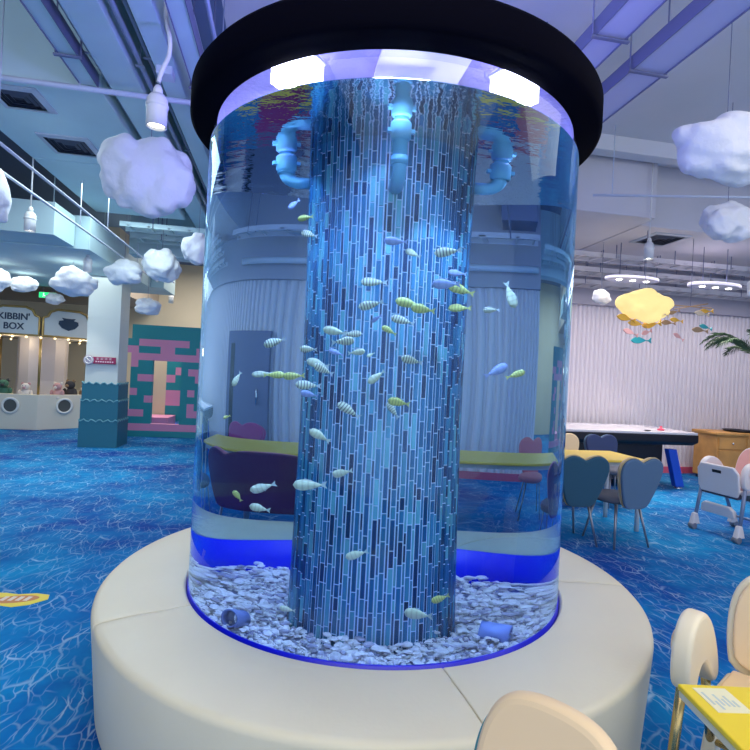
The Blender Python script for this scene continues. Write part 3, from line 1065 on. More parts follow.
FISH = [(0.056, 2.276, 2.192, 0.048, 225, 'l', 0, 206),
        (0.081, 2.15, 2.113, 0.053, 185, 'y', 0, 219),
        (0.135, 2.363, 2.092, 0.06, 160, 's', 0, 235),
        (-0.005, 2.257, 1.614, 0.076, 200, 's', 0, 343.6),
        (0.109, 2.108, 1.589, 0.057, 180, 's', 1, 350),
        (0.232, 2.327, 1.683, 0.054, 180, 'l', 1, 331),
        (0.058, 2.876, 1.477, 0.064, 190, 'p', 0, 375),
        (0.09, 2.714, 1.477, 0.07, 5, 'y', 0, 376),
        (0.079, 2.256, 1.479, 0.068, 185, 'y', 0, 377),
        (0.171, 2.468, 1.44, 0.08, 178, 's', 1, 386),
        (0.126, 2.132, 1.411, 0.054, 170, 'l', 1, 395),
        (0.183, 2.193, 1.245, 0.074, 150, 'p', 1, 436),
        (-0.13, 2.418, 1.448, 0.057, 240, 'p', 0, 381),
        (-0.14, 2.549, 1.274, 0.03, 200, 'y', 0, 418),
        (0.405, 2.02, 2.021, 0.068, 180, 'l', 1, 242),
        (0.536, 2.327, 2.036, 0.056, 150, 'p', 1, 254),
        (0.615, 2.075, 2.006, 0.082, 190, 's', 1, 253),
        (0.707, 2.301, 1.96, 0.06, 178, 'l', 1, 274),
        (0.6, 2.009, 1.869, 0.086, 184, 'l', 1, 285),
        (0.695, 2.173, 1.875, 0.084, 165, 'y', 1, 290),
        (0.74, 2.38, 1.817, 0.073, 180, 'y', 1, 309),
        (0.392, 2.357, 1.903, 0.079, 180, 's', 1, 283),
        (0.337, 2.096, 1.776, 0.075, 197, 's', 1, 306),
        (0.497, 2.18, 1.803, 0.082, 170, 'y', 1, 304),
        (0.51, 1.976, 1.762, 0.076, 175, 'y', 1, 310),
        (0.503, 2.309, 1.742, 0.074, 165, 's', 1, 321),
        (0.342, 1.969, 1.712, 0.037, 215, 'l', 1, 320),
        (0.425, 2.158, 1.686, 0.051, 150, 'y', 1, 331),
        (0.215, 2.156, 1.669, 0.072, 170, 'p', 1, 332),
        (0.334, 2.392, 1.675, 0.063, 5, 's', 1, 335),
        (0.238, 2.015, 1.624, 0.069, 10, 's', 1, 342),
        (0.241, 2.244, 1.587, 0.045, 160, 'l', 1, 353),
        (0.307, 2.117, 1.588, 0.053, 10, 'p', 1, 353),
        (0.386, 2.291, 1.584, 0.03, 210, 'p', 1, 356),
        (0.19, 2.368, 1.539, 0.078, 165, 'p', 1, 364),
        (0.181, 2.167, 1.514, 0.072, 155, 's', 1, 370),
        (0.486, 2.012, 1.565, 0.066, 168, 's', 1, 361),
        (0.39, 2.185, 1.488, 0.062, 222, 'p', 1, 379),
        (0.307, 2.293, 1.35, 0.08, 145, 's', 1, 410),
        (0.443, 2.004, 1.4, 0.069, 170, 'y', 1, 403),
        (0.482, 2.292, 1.358, 0.065, 125, 's', 1, 410),
        (0.968, 2.473, 1.896, 0.096, -70, 'p', 2, 298),
        (0.827, 2.194, 1.8, 0.055, 182, 's', 2, 311),
        (0.885, 2.253, 1.548, 0.088, 32, 'l', 2, 371),
        (0.992, 2.388, 1.536, 0.064, 25, 'y', 2, 375),
        (0.055, 2.705, 0.934, 0.085, 205, 'p', 0, 489),
        (-0.024, 2.302, 0.917, 0.068, 172, 'p', 0, 509),
        (0.187, 2.413, 1.004, 0.101, 184, 'p', 1, 486),
        (0.301, 2.323, 1.074, 0.07, 200, 'p', 1, 474),
        (0.017, 2.977, 0.845, 0.049, 120, 'y', 0, 496),
        (0.375, 2.338, 0.723, 0.073, 205, 'p', 1, 556),
        (0.103, 2.238, 0.521, 0.049, 175, 'p', 0, 610),
        (0.542, 1.954, 0.598, 0.086, 180, 'p', 1, 615),
        (0.647, 2.051, 0.623, 0.058, 205, 'y', 1, 600)]

PRO = {}
rnd = random.Random(8)
zone = {}
for f in FISH:
    dx, dy = f[0] - TX, f[1] - TY
    lat = dx * rt.x + dy * rt.y
    z = 'left of the tiled column' if f[6] == 0 else 'right of the tiled column' if f[6] == 2 else 'in front of the tiled column'
    zone.setdefault((f[5], z), []).append(f)
ORD = ['highest'] + [w + '-highest' for w in 'second third fourth fifth sixth seventh eighth ninth tenth eleventh twelfth thirteenth fourteenth fifteenth'.split()]
for (k, z), lst in zone.items():
    lst.sort(key=lambda f: f[7])
    for i, f in enumerate(lst):
        lb = KIND[k] + (', ' + ORD[i] + ' of its kind ' if len(lst) > 1 else ', the only one of its kind ') + z
        if k not in PRO:
            PRO[k] = o = fish_meshes(k)
        else:
            o = PRO[k].copy()
            COL.objects.link(o)
            for ch in list(PRO[k].children):
                c = ch.copy()
                COL.objects.link(c)
                c.parent = o
        s = f[3] * 1.1
        # head along an angle in the plane facing the camera, with a little yaw
        h = rad(f[4])
        yaw = rnd.uniform(-.5, .5)
        hd = (rt * math.cos(h) + up * math.sin(h))
        side = fw * (1 if math.cos(h) < 0 else -1)
        hd = (hd * math.cos(yaw) + fw * math.sin(yaw)).normalized()
        xx = -hd
        zz = (up - xx * up.dot(xx))
        if zz.length < .35:
            zz = rt - xx * rt.dot(xx)
        zz.normalize()
        yy = zz.cross(xx)
        Mw = Matrix(((xx.x, yy.x, zz.x, f[0]), (xx.y, yy.y, zz.y, f[1]), (xx.z, yy.z, zz.z, f[2]), (0, 0, 0, 1))) @ Matrix.Diagonal((s, s, s * 1.0, 1))
        o.matrix_world = Mw
        tag(o, lb, 'fish', 'fish swimming in the tank')

# ---------------------------------------------------------------- heart-backed chairs


def heart(w, h, n=40):
    # shield-like heart: two lobes on top, rounded narrow foot; base at z=0
    pts = []
    key = [(0, 0), (.16, .005), (.27, .05), (.35, .2), (.43, .42), (.495, .66), (.495, .82), (.43, .93), (.30, .995), (.18, .99), (.07, .945), (0, .915)]
    # smooth with Catmull-Rom
    K = [(-.16, .005)] + key + [(-.07, .945)]
    half = []
    for i in range(1, len(K) - 2):
        for s in range(4):
            t = s / 4
            p0, p1, p2, p3 = K[i - 1], K[i], K[i + 1], K[i + 2]
            half.append(tuple(.5 * ((2 * p1[c]) + (-p0[c] + p2[c]) * t + (2 * p0[c] - 5 * p1[c] + 4 * p2[c] - p3[c]) * t * t + (-p0[c] + 3 * p1[c] - 3 * p2[c] + p3[c]) * t ** 3) for c in (0, 1)))
    half.append(key[-1])
    right = [(x * w, z * h) for x, z in half]
    left = [(-x, z) for x, z in right[1:-1]][::-1]
    return right + left


M_leg = mat('chair_leg_steel', (0.30, 0.31, 0.36), .3, .7)


def heart_chair(label, loc, rz, m_out, m_in, m_seat, w=.47, h=.49, zb=.38, tilt=10, group='heart-backed dining chairs', rim=None, P=None, name='heart_chair'):
    # local: the sitter faces -Y, the backrest stands at +Y
    t = thing(name, label, 'chair', loc, rz, group)
    PS = [(x * 1.04 - .017, z * .925) for x, z in P] if P else None
    P = P or heart(w, h)
    Mx = Matrix.Translation((0, .20, zb)) @ Matrix.Rotation(rad(-tilt), 4, 'X') @ Matrix.Rotation(PI / 2, 4, 'X')
    obj('back_shell', MB().prism(PS or P, -.045, -.010, M=Mx, smooth=True), m_out, t, .016, 3)
    P2 = [(x * .985, z * .985 + .004) for x, z in P]
    obj('backrest', MB().prism(P2, -.012, .034, M=Mx, smooth=True), m_in, t, .018, 3)
    if rim:
        ring = [Mx @ Vector((x * 1.0, z * 1.0, -.011)) for x, z in P]
        obj('piping', MB().tube(ring + ring[:1], .006, 6, caps=False), rim, t)
    seat = MB()
    prof = [(0, .40), (.19, .40), (.225, .412), (.235, .435), (.225, .458), (.19, .470), (0, .474)]
    seat.lathe(prof, 36)
    obj('seat', seat, m_seat, t)
    for sx in (-1, 1):
        for sy in (-1, 1):
            obj('leg', MB().tube([(sx * .13, sy * .13, .41), (sx * .20, sy * .21, 0.0)], [.013, .009], 10), M_leg, t)
    return t


V_teal = mat('velvet_teal', (0.012, 0.075, 0.13), .8, sheen=.15)
V_blue = mat('velvet_blue', (0.07, 0.14, 0.24), .8, sheen=.15)
V_cream = mat('velvet_cream', (0.80, 0.60, 0.36), .75, sheen=.2)
V_pink = mat('velvet_pink', (0.72, 0.22, 0.25), .8, sheen=.2)
V_maroon = mat('velvet_maroon', (0.10, 0.01, 0.05), .8, sheen=.15)
V_magenta = mat('velvet_magenta', (0.42, 0.03, 0.20), .8, sheen=.2)
V_grey = mat('velvet_grey', (0.10, 0.11, 0.15), .8)
M_gold_edge = mat('edge_gold', (0.55, 0.42, 0.20), .5)
M_tbl = mat('table_yellow', (0.86, 0.60, 0.06), .4)
M_tbl_leg = mat('table_leg', (0.55, 0.56, 0.6), .4)

heart_chair('blue-grey heart-backed chair at the free end of the yellow table', (3.24, 4.55, 0), rad(188), V_blue, V_cream, V_grey, rim=M_gold_edge)
heart_chair('dark teal heart-backed chair just right of the tank edge', (2.76, 4.62, 0), rad(178), V_teal, V_cream, V_grey, rim=M_gold_edge)
heart_chair('cream heart-backed chair across the yellow table right of the tank', (3.60, 6.02, 0), rad(-6), V_cream, V_cream, V_cream)
heart_chair('navy heart-backed chair across the yellow table, near its free end', (4.20, 6.0, 0), rad(2), V_blue, mat('velvet_navy', (0.03, 0.05, 0.14), .8), V_grey)
heart_chair('maroon heart-backed chair on the near side of the table behind the tank', (0.62, 4.75, 0), rad(182), V_maroon, V_pink, V_maroon)
heart_chair('second teal heart-backed chair, hidden behind the tank on the near side', (1.42, 4.8, 0), rad(176), V_teal, V_cream, V_grey)
heart_chair('pink heart-backed chair on the far side of the table behind the tank', (0.72, 6.2, 0), rad(0), V_pink, V_pink, V_pink)
heart_chair('magenta heart-backed chair on the far side of the table behind the tank', (1.52, 6.2, 0), rad(-4), V_magenta, V_magenta, V_magenta)


def dining_table(label, cx, cy, w, d, rz=0.0):
    t = thing('dining_table', label, 'table', (cx, cy, 0), rz, 'yellow topped tables')
    obj('tabletop', MB().box(-w / 2, w / 2, -d / 2, d / 2, .725, .75), M_tbl, t, .006)
    obj('apron', MB().box(-w / 2 + .06, w / 2 - .06, -d / 2 + .06, d / 2 - .06, .68, .725), M_tbl_leg, t)
    for sx in (-1, 1):
        for sy in (-1, 1):
            obj('leg', MB().tube([(sx * (w / 2 - .08), sy * (d / 2 - .08), 0), (sx * (w / 2 - .08), sy * (d / 2 - .08), .69)], .024, 12), M_tbl_leg, t)
    return t


dining_table('yellow-topped table with blue heart chairs, right of the tank', 3.1, 5.15, 1.4, .70)
dining_table('yellow-topped table with pink and maroon chairs behind the tank', 1.0, 5.5, 1.5, .75)

# cream chair at the bottom border
RP = [(-.09, 0), (.09, 0), (.125, .06), (.145, .20), (.150, .33), (.142, .41), (.120, .465), (.085, .497), (.035, .51), (-.035, .51), (-.085, .497), (-.120, .465), (-.142, .41), (-.150, .33), (-.145, .20), (-.125, .06)]
RP = chaikin(RP, 2)
heart_chair('cream round-backed chair with a thin teal shell, closest to the camera', (0.322, 0.725, 0), rad(-51), mat('shell_teal', (0.05, 0.30, 0.34), .6), V_cream, V_cream, zb=.402, tilt=10, P=RP, name='shell_chair', group=None)

# ---------------------------------------------------------------- air hockey table
t = thing('air_hockey_table', 'black air hockey table with white playfield and blue slanted legs by the ribbed wall', 'game table', (4.95, 7.42, 0))
L2, W2 = 1.22, .60
obj('body', MB().add([(-L2 + .06, -W2 + .05, .67), (L2 - .06, -W2 + .05, .67), (L2 - .06, W2 - .05, .67), (-L2 + .06, W2 - .05, .67), (-L2, -W2, .72), (L2, -W2, .72), (L2, W2, .72), (-L2, W2, .72), (-L2, -W2, .83), (L2, -W2, .83), (L2, W2, .83), (-L2, W2, .83)],
                     [(3, 2, 1, 0), (0, 1, 5, 4), (1, 2, 6, 5), (2, 3, 7, 6), (3, 0, 4, 7), (4, 5, 9, 8), (5, 6, 10, 9), (6, 7, 11, 10), (7, 4, 8, 11), (8, 9, 10, 11)]), M_black, t, .01)
obj('playfield', MB().box(-L2 + .05, L2 - .05, -W2 + .05, W2 - .05, .83, .84), mat('playfield_white', (0.82, 0.80, 0.84), .25), t)
obj('rail', MB().box(-L2 + .01, L2 - .01, -W2 + .01, -W2 + .05, .83, .865).box(-L2 + .01, L2 - .01, W2 - .05, W2 - .01, .83, .865).box(-L2 + .01, -L2 + .05, -W2 + .05, W2 - .05, .83, .865).box(L2 - .05, L2 - .01, -W2 + .05, W2 - .05, .83, .865), mat('rail_white', (0.7, 0.68, 0.72), .3), t, .006)
obj('plinth', MB().box(-L2 + .40, L2 - .44, -W2 + .2, W2 - .2, .12, .67), M_black, t, .01)
M_hleg = mat('leg_blue', (0.02, 0.10, 0.62), .35)
for sx in (-1, 1):
    for sy in (-1, 1):
        xa, xb = sx * (L2 - .34), sx * (L2 - .18)
        ya = sy * (W2 - .16)
        mb = MB().add([(xa - .07, ya - .05, .60), (xa + .07, ya - .05, .60), (xa + .07, ya + .05, .60), (xa - .07, ya + .05, .60), (xb - .07, ya - .05, .03), (xb + .07, ya - .05, .03), (xb + .07, ya + .05, .03), (xb - .07, ya + .05, .03)],
                      [(0, 1, 2, 3), (7, 6, 5, 4), (1, 0, 4, 5), (2, 1, 5, 6), (3, 2, 6, 7), (0, 3, 7, 4)])
        lg = obj('leg', mb, M_hleg, t, .008)
        obj('foot', MB().lathe([(0, 0), (.06, 0), (.055, .022), (.02, .03), (0, .03)], 16, c=(xb, ya)), M_chrome, lg)
tag(obj('puck', MB().lathe([(0, .841), (.045, .841), (.045, .857), (0, .857)], 20, c=(5.6, 7.2)), M_black), 'black puck lying on the air hockey playfield', 'puck')
tag(obj('mallet', MB().lathe([(0, .841), (.05, .841), (.052, .862), (.02, .872), (.018, .91), (0, .914)], 20, c=(5.95, 7.35)), mat('mallet_red', (0.7, 0.08, 0.16), .4)), 'red mallet lying on the air hockey playfield', 'mallet')

# ---------------------------------------------------------------- wooden cabinet and palm
M_wood = mat('pine_wood', (0.66, 0.33, 0.09), .5, vary=.22, vscale=3.0)
t = thing('wooden_cabinet', 'low pine cabinet with drawer fronts against the ribbed wall', 'cabinet', (7.55, 7.75, 0), rad(-3))
obj('carcass', MB().box(-.4, 1.2, -.26, .26, .06, .78), M_wood, t, .008)
obj('worktop', MB().box(-.44, 1.24, -.30, .28, .78, .83), M_wood, t, .01)
obj('plinth', MB().box(-.36, 1.16, -.22, .22, 0, .06), M_black, t)
for k in range(3):
    x0 = -.37 + k * .52
    d = obj('drawer', MB().box(x0, x0 + .48, -.28, -.26, .55, .75), M_wood, t, .006)
    obj('knob', MB().ell((x0 + .24, -.295, .65), .018, 10, 7), M_chrome, d)
    d = obj('door', MB().box(x0, x0 + .48, -.28, -.26, .09, .53), M_wood, t, .006)
    obj('knob', MB().ell((x0 + .43, -.295, .40), .018, 10, 7), M_chrome, d)
t = thing('serving_tray', 'flat black tray lying on the pine cabinet', 'tray', (7.75, 7.72, .83))
obj('dish', MB().lathe([(0, 0), (.20, 0), (.24, .035), (.232, .035), (.195, .008), (0, .008)], 30), M_black, t)
t = thing('kettle', 'small shiny kettle standing on the pine cabinet behind the high chairs', 'kettle', (8.22, 7.55, .83))
obj('pot', MB().lathe([(0, .008), (.09, .008), (.105, .05), (.09, .13), (.05, .17), (0, .18)], 24), M_chrome, t)
obj('handle', MB().tube([(.08, 0, .13), (.15, 0, .14), (.16, 0, .07), (.10, 0, .04)], .011, 8), M_black, t)
obj('spout', MB().tube([(-.09, 0, .09), (-.15, 0, .15)], [.02, .012], 8), M_chrome, t)

t = thing('potted_palm', 'potted palm with dark-tipped fronds at the right border', 'potted plant', (6.60, 6.25, 0))
obj('pot', MB().lathe([(0, 0), (.17, 0), (.22, .40), (.235, .40), (.235, .44), (.20, .44), (.19, .36), (0, .36)], 28), mat('palm_pot', (0.25, 0.2, 0.18), .6), t)
obj('trunk', MB().tube([(0, 0, .34), (.02, 0, .9), (.0, .02, 1.5), (.02, 0, 1.95)], [.06, .05, .045, .04], 12), mat('palm_trunk', (0.16, 0.11, 0.07), .8, bump=.6, bscale=30), t)
M_frond = mat('palm_leaf', (0.03, 0.075, 0.03), .5)
rnd = random.Random(3)
for k in range(13):
    a = 2 * PI * k / 13 + rnd.uniform(-.2, .2)
    Lf = rnd.uniform(.62, .85)
    rise = rnd.uniform(.15, .55)
    pts = []
    for j in range(9):
        s = j / 8
        pts.append(Vector((math.cos(a) * Lf * s, math.sin(a) * Lf * s, 1.93 + rise * math.sin(s * 2.2) - .15 * s * s)))
    mb = MB().tube(pts, [.010 - .007 * j / 8 for j in range(9)], 6)
    for j in range(22):
        s = .18 + .8 * j / 22
        i = min(7, int(s * 8))
        p = pts[i].lerp(pts[i + 1], s * 8 - i)
        tdir = (pts[i + 1] - pts[i]).normalized()
        sd = tdir.cross(Vector((0, 0, 1))).normalized()
        ll = .24 * math.sin(PI * (s * .85 + .12))
        for sg in (-1, 1):
            tip = p + tdir * ll * .75 + sd * sg * ll * .6 + Vector((0, 0, -.25 * ll))
            wv = tdir * .012
            midp = p.lerp(tip, .5) + Vector((0, 0, .015))
            mb.add([p - wv * .6, p + wv * .6, midp + wv, tip, midp - wv], [(0, 1, 2, 3, 4)])
    obj('frond', mb, M_frond, t)

# ---------------------------------------------------------------- high chairs


def high_chair(label, loc, rz, m_shell, m_pad, m_tube, s=1.0, tray_up=True, caster=True):
    t = thing('high_chair', label, 'high chair', loc, rz, 'wheeled baby high chairs')
    t.scale = (s, s, s)
    # sitter faces -Y
    def shell(w0, d, pts):
        pass
    # seat bucket and backrest
    prof = []
    back = MB()
    P = [(-.17, 0), (.17, 0), (.20, .12), (.20, .30), (.15, .40), (.06, .44), (-.06, .44), (-.15, .40), (-.20, .30), (-.20, .12)]
    P = chaikin(P, 2)
    Mx = Matrix.Translation((0, .14, .48)) @ Matrix.Rotation(rad(-14), 4, 'X') @ Matrix.Rotation(PI / 2, 4, 'X')
    obj('backrest', MB().prism(P, -.05, .0, M=Mx, smooth=True), m_shell, t, .02, 3)
    P2 = [(x * .86, z * .88 + .03) for x, z in P]
    obj('back_pad', MB().prism(P2, -.002, .025, M=Mx, smooth=True), m_pad, t, .012, 3)
    obj('seat', MB().box(-.18, .18, -.18, .15, .44, .49), m_shell, t, .02, 3)
    obj('seat_pad', MB().box(-.155, .155, -.16, .12, .49, .515), m_pad, t, .011, 3)
    for sx in (-1, 1):
        # rounded armrest block, swept from the front joint back to the seat
        A = chaikin([(-.24, .52), (-.25, .66), (-.20, .755), (-.11, .785), (-.02, .75), (.06, .66), (.12, .54), (.13, .46), (.06, .45), (.0, .52), (-.06, .58), (-.12, .57), (-.15, .50)], 2)
        Ma = Matrix.Translation((sx * .235, 0, 0)) @ Matrix.Rotation(PI / 2, 4, 'Z') @ Matrix.Rotation(PI / 2, 4, 'X')
        a = obj('armrest', MB().prism(A, -.035, .035, M=Ma, smooth=True), m_shell, t, .018, 3)
        obj('joint_cap', MB().tube([(sx * .268, -.15, .66), (sx * .285, -.15, .66)], [.048, .040], 20), m_pad, a)
        fl = obj('leg', MB().tube([(sx * .235, -.19, .60), (sx * .25, -.27, .11)], .018, 12), m_tube, t)
        rl = obj('leg', MB().tube([(sx * .235, .06, .50), (sx * .25, .25, .11)], .018, 12), m_tube, t)
        for (l, y, d) in ((fl, -.275, -1), (rl, .255, 1)):
            if caster:
                obj('caster_boot', MB().add([(sx * .25 - .03, y - .05, .05), (sx * .25 + .03, y - .05, .05), (sx * .25 + .03, y + .05, .05), (sx * .25 - .03, y + .05, .05), (sx * .25 - .022, y - .022 - d * .0, .17), (sx * .25 + .022, y - .022, .17), (sx * .25 + .022, y + .022, .17), (sx * .25 - .022, y + .022, .17)], [(3, 2, 1, 0), (4, 5, 6, 7), (0, 1, 5, 4), (1, 2, 6, 5), (2, 3, 7, 6), (3, 0, 4, 7)]), m_shell, l, .01)
                obj('wheel', MB().tube([(sx * .25 - .03, y + d * .025, .032), (sx * .25 + .03, y + d * .025, .032)], .032, 18), mat('wheel_grey', (0.25, 0.26, 0.3), .3, .4), l)
    obj('crossbar', MB().tube([(-.25, .24, .13), (.25, .24, .13)], .014, 10), m_tube, t)
    # foot rest
    F = [(-.18, .30), (-.19, .22), (.19, .22), (.18, .30), (.14, .33), (-.14, .33)]
    Mf = Matrix.Translation((0, -.20, 0)) @ Matrix.Rotation(rad(12), 4, 'X') @ Matrix.Rotation(PI / 2, 4, 'X')
    obj('footrest', MB().prism(F, -.02, .02, M=Mf), m_shell, t, .01)
    # tray folded down in front
    T = [(-.20, 0), (.20, 0), (.23, .06), (.23, .24), (.18, .30), (-.18, .30), (-.23, .24), (-.23, .06)]
    if tray_up:
        Mt = Matrix.Translation((0, -.235, .43)) @ Matrix.Rotation(rad(8), 4, 'X') @ Matrix.Rotation(PI / 2, 4, 'X')
        tr = obj('tray', MB().prism(T, 0, .03, M=Mt), m_shell, t, .01)
        obj('tray_slot', MB().box(-.05, .05, .22, .25, .030, .034, M=Mt), M_black, tr)
        obj('tray_lip', MB().box(-.2, .2, -.02, .03, -.03, .02, M=Mt), mat('hc_dark', (0.06, 0.05, 0.08), .6), tr)
    return t


M_hc = mat('highchair_white', (0.74, 0.70, 0.72), .35)
M_hpink = mat('highchair_pink', (0.78, 0.40, 0.38), .6)
M_htube = mat('highchair_tube', (0.22, 0.28, 0.42), .35, .3)
M_hcream = mat('highchair_cream', (0.90, 0.78, 0.54), .35)
M_hbeige = mat('highchair_beige', (0.86, 0.64, 0.38), .6)
M_hgold = mat('highchair_gold', (0.62, 0.45, 0.18), .25, .9)
high_chair('white high chair with pink seat and blue-grey tubes, nearer the pine cabinet', (4.80, 4.75, 0), rad(-84), M_hc, M_hpink, M_htube, 1.02)
high_chair('white and pink high chair cut by the right border, in front of its twin', (5.0, 4.10, 0), rad(-80), M_hc, M_hpink, M_htube, 1.02)
high_chair('cream high chair with gold tubes behind the yellow table corner', (1.67, 1.475, 0), rad(-58), M_hcream, M_hbeige, M_hgold, .93, tray_up=False)

# near yellow table
t = thing('cafe_table', 'yellow table corner in the bottom right of the view, holding a paper leaflet', 'table', (1.03, 1.17, 0), -YAW)
M_ty = mat('table_bright_yellow', (0.90, 0.66, 0.02), .35)
obj('tabletop', MB().box(0, 1.2, -.7, 0, .735, .75), M_ty, t, .004)
obj('edge_band', MB().box(.003, 1.197, -.697, -.003, .716, .735), mat('table_edge', (0.80, 0.74, 0.55), .4), t, .003)
for (x, y) in ((.10, -.12), (1.1, -.12), (.10, -.6), (1.1, -.6)):
    lg = obj('leg', MB().tube([(x, y, 0), (x, y, .67)], .030, 18), M_white, t)
    obj('bracket', MB().box(x - .045, x + .045, y - .045, y + .045, .704, .716).tube([(x, y, .67), (x, y, .705)], .012, 10), M_chrome, lg)
t = thing('paper_leaflet', 'white paper leaflet with faint print lying on the yellow table', 'leaflet', (1.088, 1.095, .7502), rad(-8))
obj('sheet', MB().box(-.042, .042, -.05, .046, 0, .0012), mat('paper', (0.88, 0.82, 0.52), .6), t)
pr = MB()
rnd = random.Random(2)
for k in range(6):
    x = -.033 + .011 * k
    pr.box(x, x + .006, -.04 + rnd.uniform(0, .02), -.01 + rnd.uniform(0, .04), .0012, .0016)
obj('print', pr, mat('print_grey', (0.55, 0.62, 0.55), .6), t)

# ---------------------------------------------------------------- floor decal
t = thing('floor_sticker', 'yellow and orange sticker on the blue carpet at the left border', 'floor sticker', (-1.66, 3.56, 0.0), rad(-12))
out_ = [(-.30, .10), (-.12, .08), (-.02, .09), (.06, .08), (.16, .11), (.25, .10), (.28, .04), (.22, -.05), (.14, -.09), (.06, -.08), (.03, -.06), (-.06, -.10), (-.13, -.09), (-.10, -.03), (-.30, -.05)]
obj('backing', MB().prism(out_, .0005, .002), mat('sticker_yellow', (0.86, 0.70, 0.05), .5), t)
el = [(.09 + .125 * math.cos(q) + .03 * math.sin(q), .01 + .062 * math.sin(q) + .02 * math.cos(q)) for q in [2 * PI * k / 28 for k in range(28)]]
obj('badge', MB().prism(el, .002, .0026), mat('sticker_orange', (0.62, 0.22, 0.05), .5), t)
gl = MB()
for k in range(4):
    x = .01 + .045 * k
    gl.box(x, x + .028, -.02 + .006 * k, .04 + .006 * k, .0026, .0030)
obj('lettering', gl, mat('sticker_print', (0.80, 0.66, 0.52), .5), t)
st = MB()
for k in range(3):
    x = -.26 + .075 * k
    st.add([(x, -.02, .0024), (x + .018, -.02, .0024), (x + .075, .055, .0024), (x + .055, .055, .0024)], [(0, 1, 2, 3)])
obj('stroke', st, mat('sticker_red', (0.75, 0.20, 0.03), .5), t)

# ---------------------------------------------------------------- pillar
t = thing('pillar', 'square white pillar with wavy teal cladding around its foot', 'pillar', (-3.13, 10.06, 0), 0)
t['kind'] = 'thing'
M_pil = mat('pillar_white', (0.62, 0.68, 0.66), .5)
obj('shaft', MB().box(-.265, .265, -.265, .265, 0, 1.80).box(-.260, .260, -.260, .260, 1.80, 1.81).box(-.265, .265, -.265, .265, 1.81, 2.25).box(-.260, .260, -.260, .260, 2.25, 2.26).box(-.265, .265, -.265, .265, 2.26, 3.0), M_pil, t)
M_teal = mat('cladding_teal', (0.012, 0.15, 0.22), .5)
M_teal_l = mat('cladding_rim', (0.15, 0.40, 0.46), .5)
for i, (z0, z1, e) in enumerate(((0.0, .47, .05), (.44, .82, .04), (.79, 1.12, .03))):
    band = MB()
    rim = MB()
    h = .265 + e
    for k in range(4):
        Mr = Matrix.Rotation(k * PI / 2, 4, 'Z') @ Matrix.Translation((0, -h - .002 * (k % 2), 0)) @ Matrix.Rotation(PI / 2, 4, 'X')
        hw_ = h - (.004 if k % 2 else 0)
        top = [(hw_ - 2 * hw_ * j / 16, z1 + .022 * math.sin(j * 1.9 + i)) for j in range(17)]
        band.prism([(-hw_, z0), (hw_, z0)] + top, -e + .001, 0, M=Mr)
        rim.tube([Mr @ Vector((a, b_, .0)) for a, b_ in top], .010, 6)
    c = obj('wave_cladding', band, M_teal, t)
    obj('wave_rim', rim, M_teal_l, c)
sg = obj('sign', MB().box(-.24, .24, -.318, -.30, 1.46, 1.58), mat('sign_maroon', (0.30, 0.01, 0.08), .4), t, .006)
obj('symbol', MB().tube([(-.20, -.325, 1.52), (-.20, -.316, 1.52)], .085, 24), mat('sign_grey', (0.40, 0.36, 0.45), .5), sg)
sy = MB()
ring = [(-.20 + .06 * math.cos(q), -.328, 1.52 + .06 * math.sin(q)) for q in [2 * PI * k / 20 for k in range(21)]]
sy.tube(ring, .009, 6, caps=False).tube([(-.24, -.328, 1.56), (-.16, -.328, 1.48)], .009, 6)
obj('prohibition_ring', sy, M_white, sg)
tx = MB()
for k in range(4):
    x = -.08 + k * .068
    tx.box(x, x + .05, -.322, -.318, 1.535, 1.542).box(x, x + .05, -.322, -.318, 1.555, 1.562).box(x + .02, x + .028, -.322, -.318, 1.53, 1.568)
for k in range(8):
    x = -.09 + k * .038
    tx.box(x, x + .024, -.322, -.318, 1.485, 1.51)
obj('lettering', tx, mat('sign_print', (0.75, 0.55, 0.62), .5), sg)

# ---------------------------------------------------------------- pixel playhouse
t = thing('pixel_playhouse', 'pink and teal block-patterned playhouse wall with a doorway', 'playhouse', (-3.22, 11.36, 0), rad(-2))
M_pt = mat('block_teal', (0.014, 0.27, 0.31), .6)
M_pp = mat('block_pink', (0.72, 0.28, 0.46), .6)
ROWS = ['.TTTTTTTTTTTT',
        '.TTTTTTTTTTTT',
        'TTPPPPPPPTTTT',
        'PPTTTPPTTTPPP',
        '.PPPPPPPPPPPT',
        '.PTT    TTTTT',
        '.TTT    TPPTT',
        '.TPP    TTPPT',
        '.TTT    TTTTT',
        '.PTT    TPTTT',
        '.TTP    TTTTT',
        '.TTT    TPTTT',
        'PPPT    TPPTT',
        'TTTT    TTTTT',
        'PPPPPPPPPPPPP',
        'TTTTTTTTTTTTT']
cw, chh = .142, .145
fr = MB()
for r, row in enumerate(ROWS):
    z1 = 2.30 - r * chh
    z0 = max(0.0, z1 - chh)
    for c, ch in enumerate(row):
        if ch in 'TP':
            fr.box(c * cw, (c + 1) * cw, 0, .12, z0, z1, 0 if ch == 'T' else 1)
obj('front_wall', fr, [M_pt, M_pp], t)
ins = MB()
for r, row in enumerate(['TTTT', 'TPPT', 'PTTP', 'TTPP', 'PPPP', 'PPTP', 'TTTT', 'TTTT']):
    for c, ch in enumerate(row):
        ins.box(.48 + c * .2, .68 + c * .2, 1.5, 1.6, 1.45 - r * .18, 1.63 - r * .18, 0 if ch == 'T' else 1)
obj('inner_wall', ins, [M_pt, M_pp], t)
obj('cream_partition', MB().box(-.3, .48, 1.5, 1.58, 0.0, 2.1), mat('partition_cream', (0.80, 0.62, 0.42), .7), t)
obj('step', MB().box(.2, .75, .7, 1.4, 0.0, .34), M_pp, t, .01)

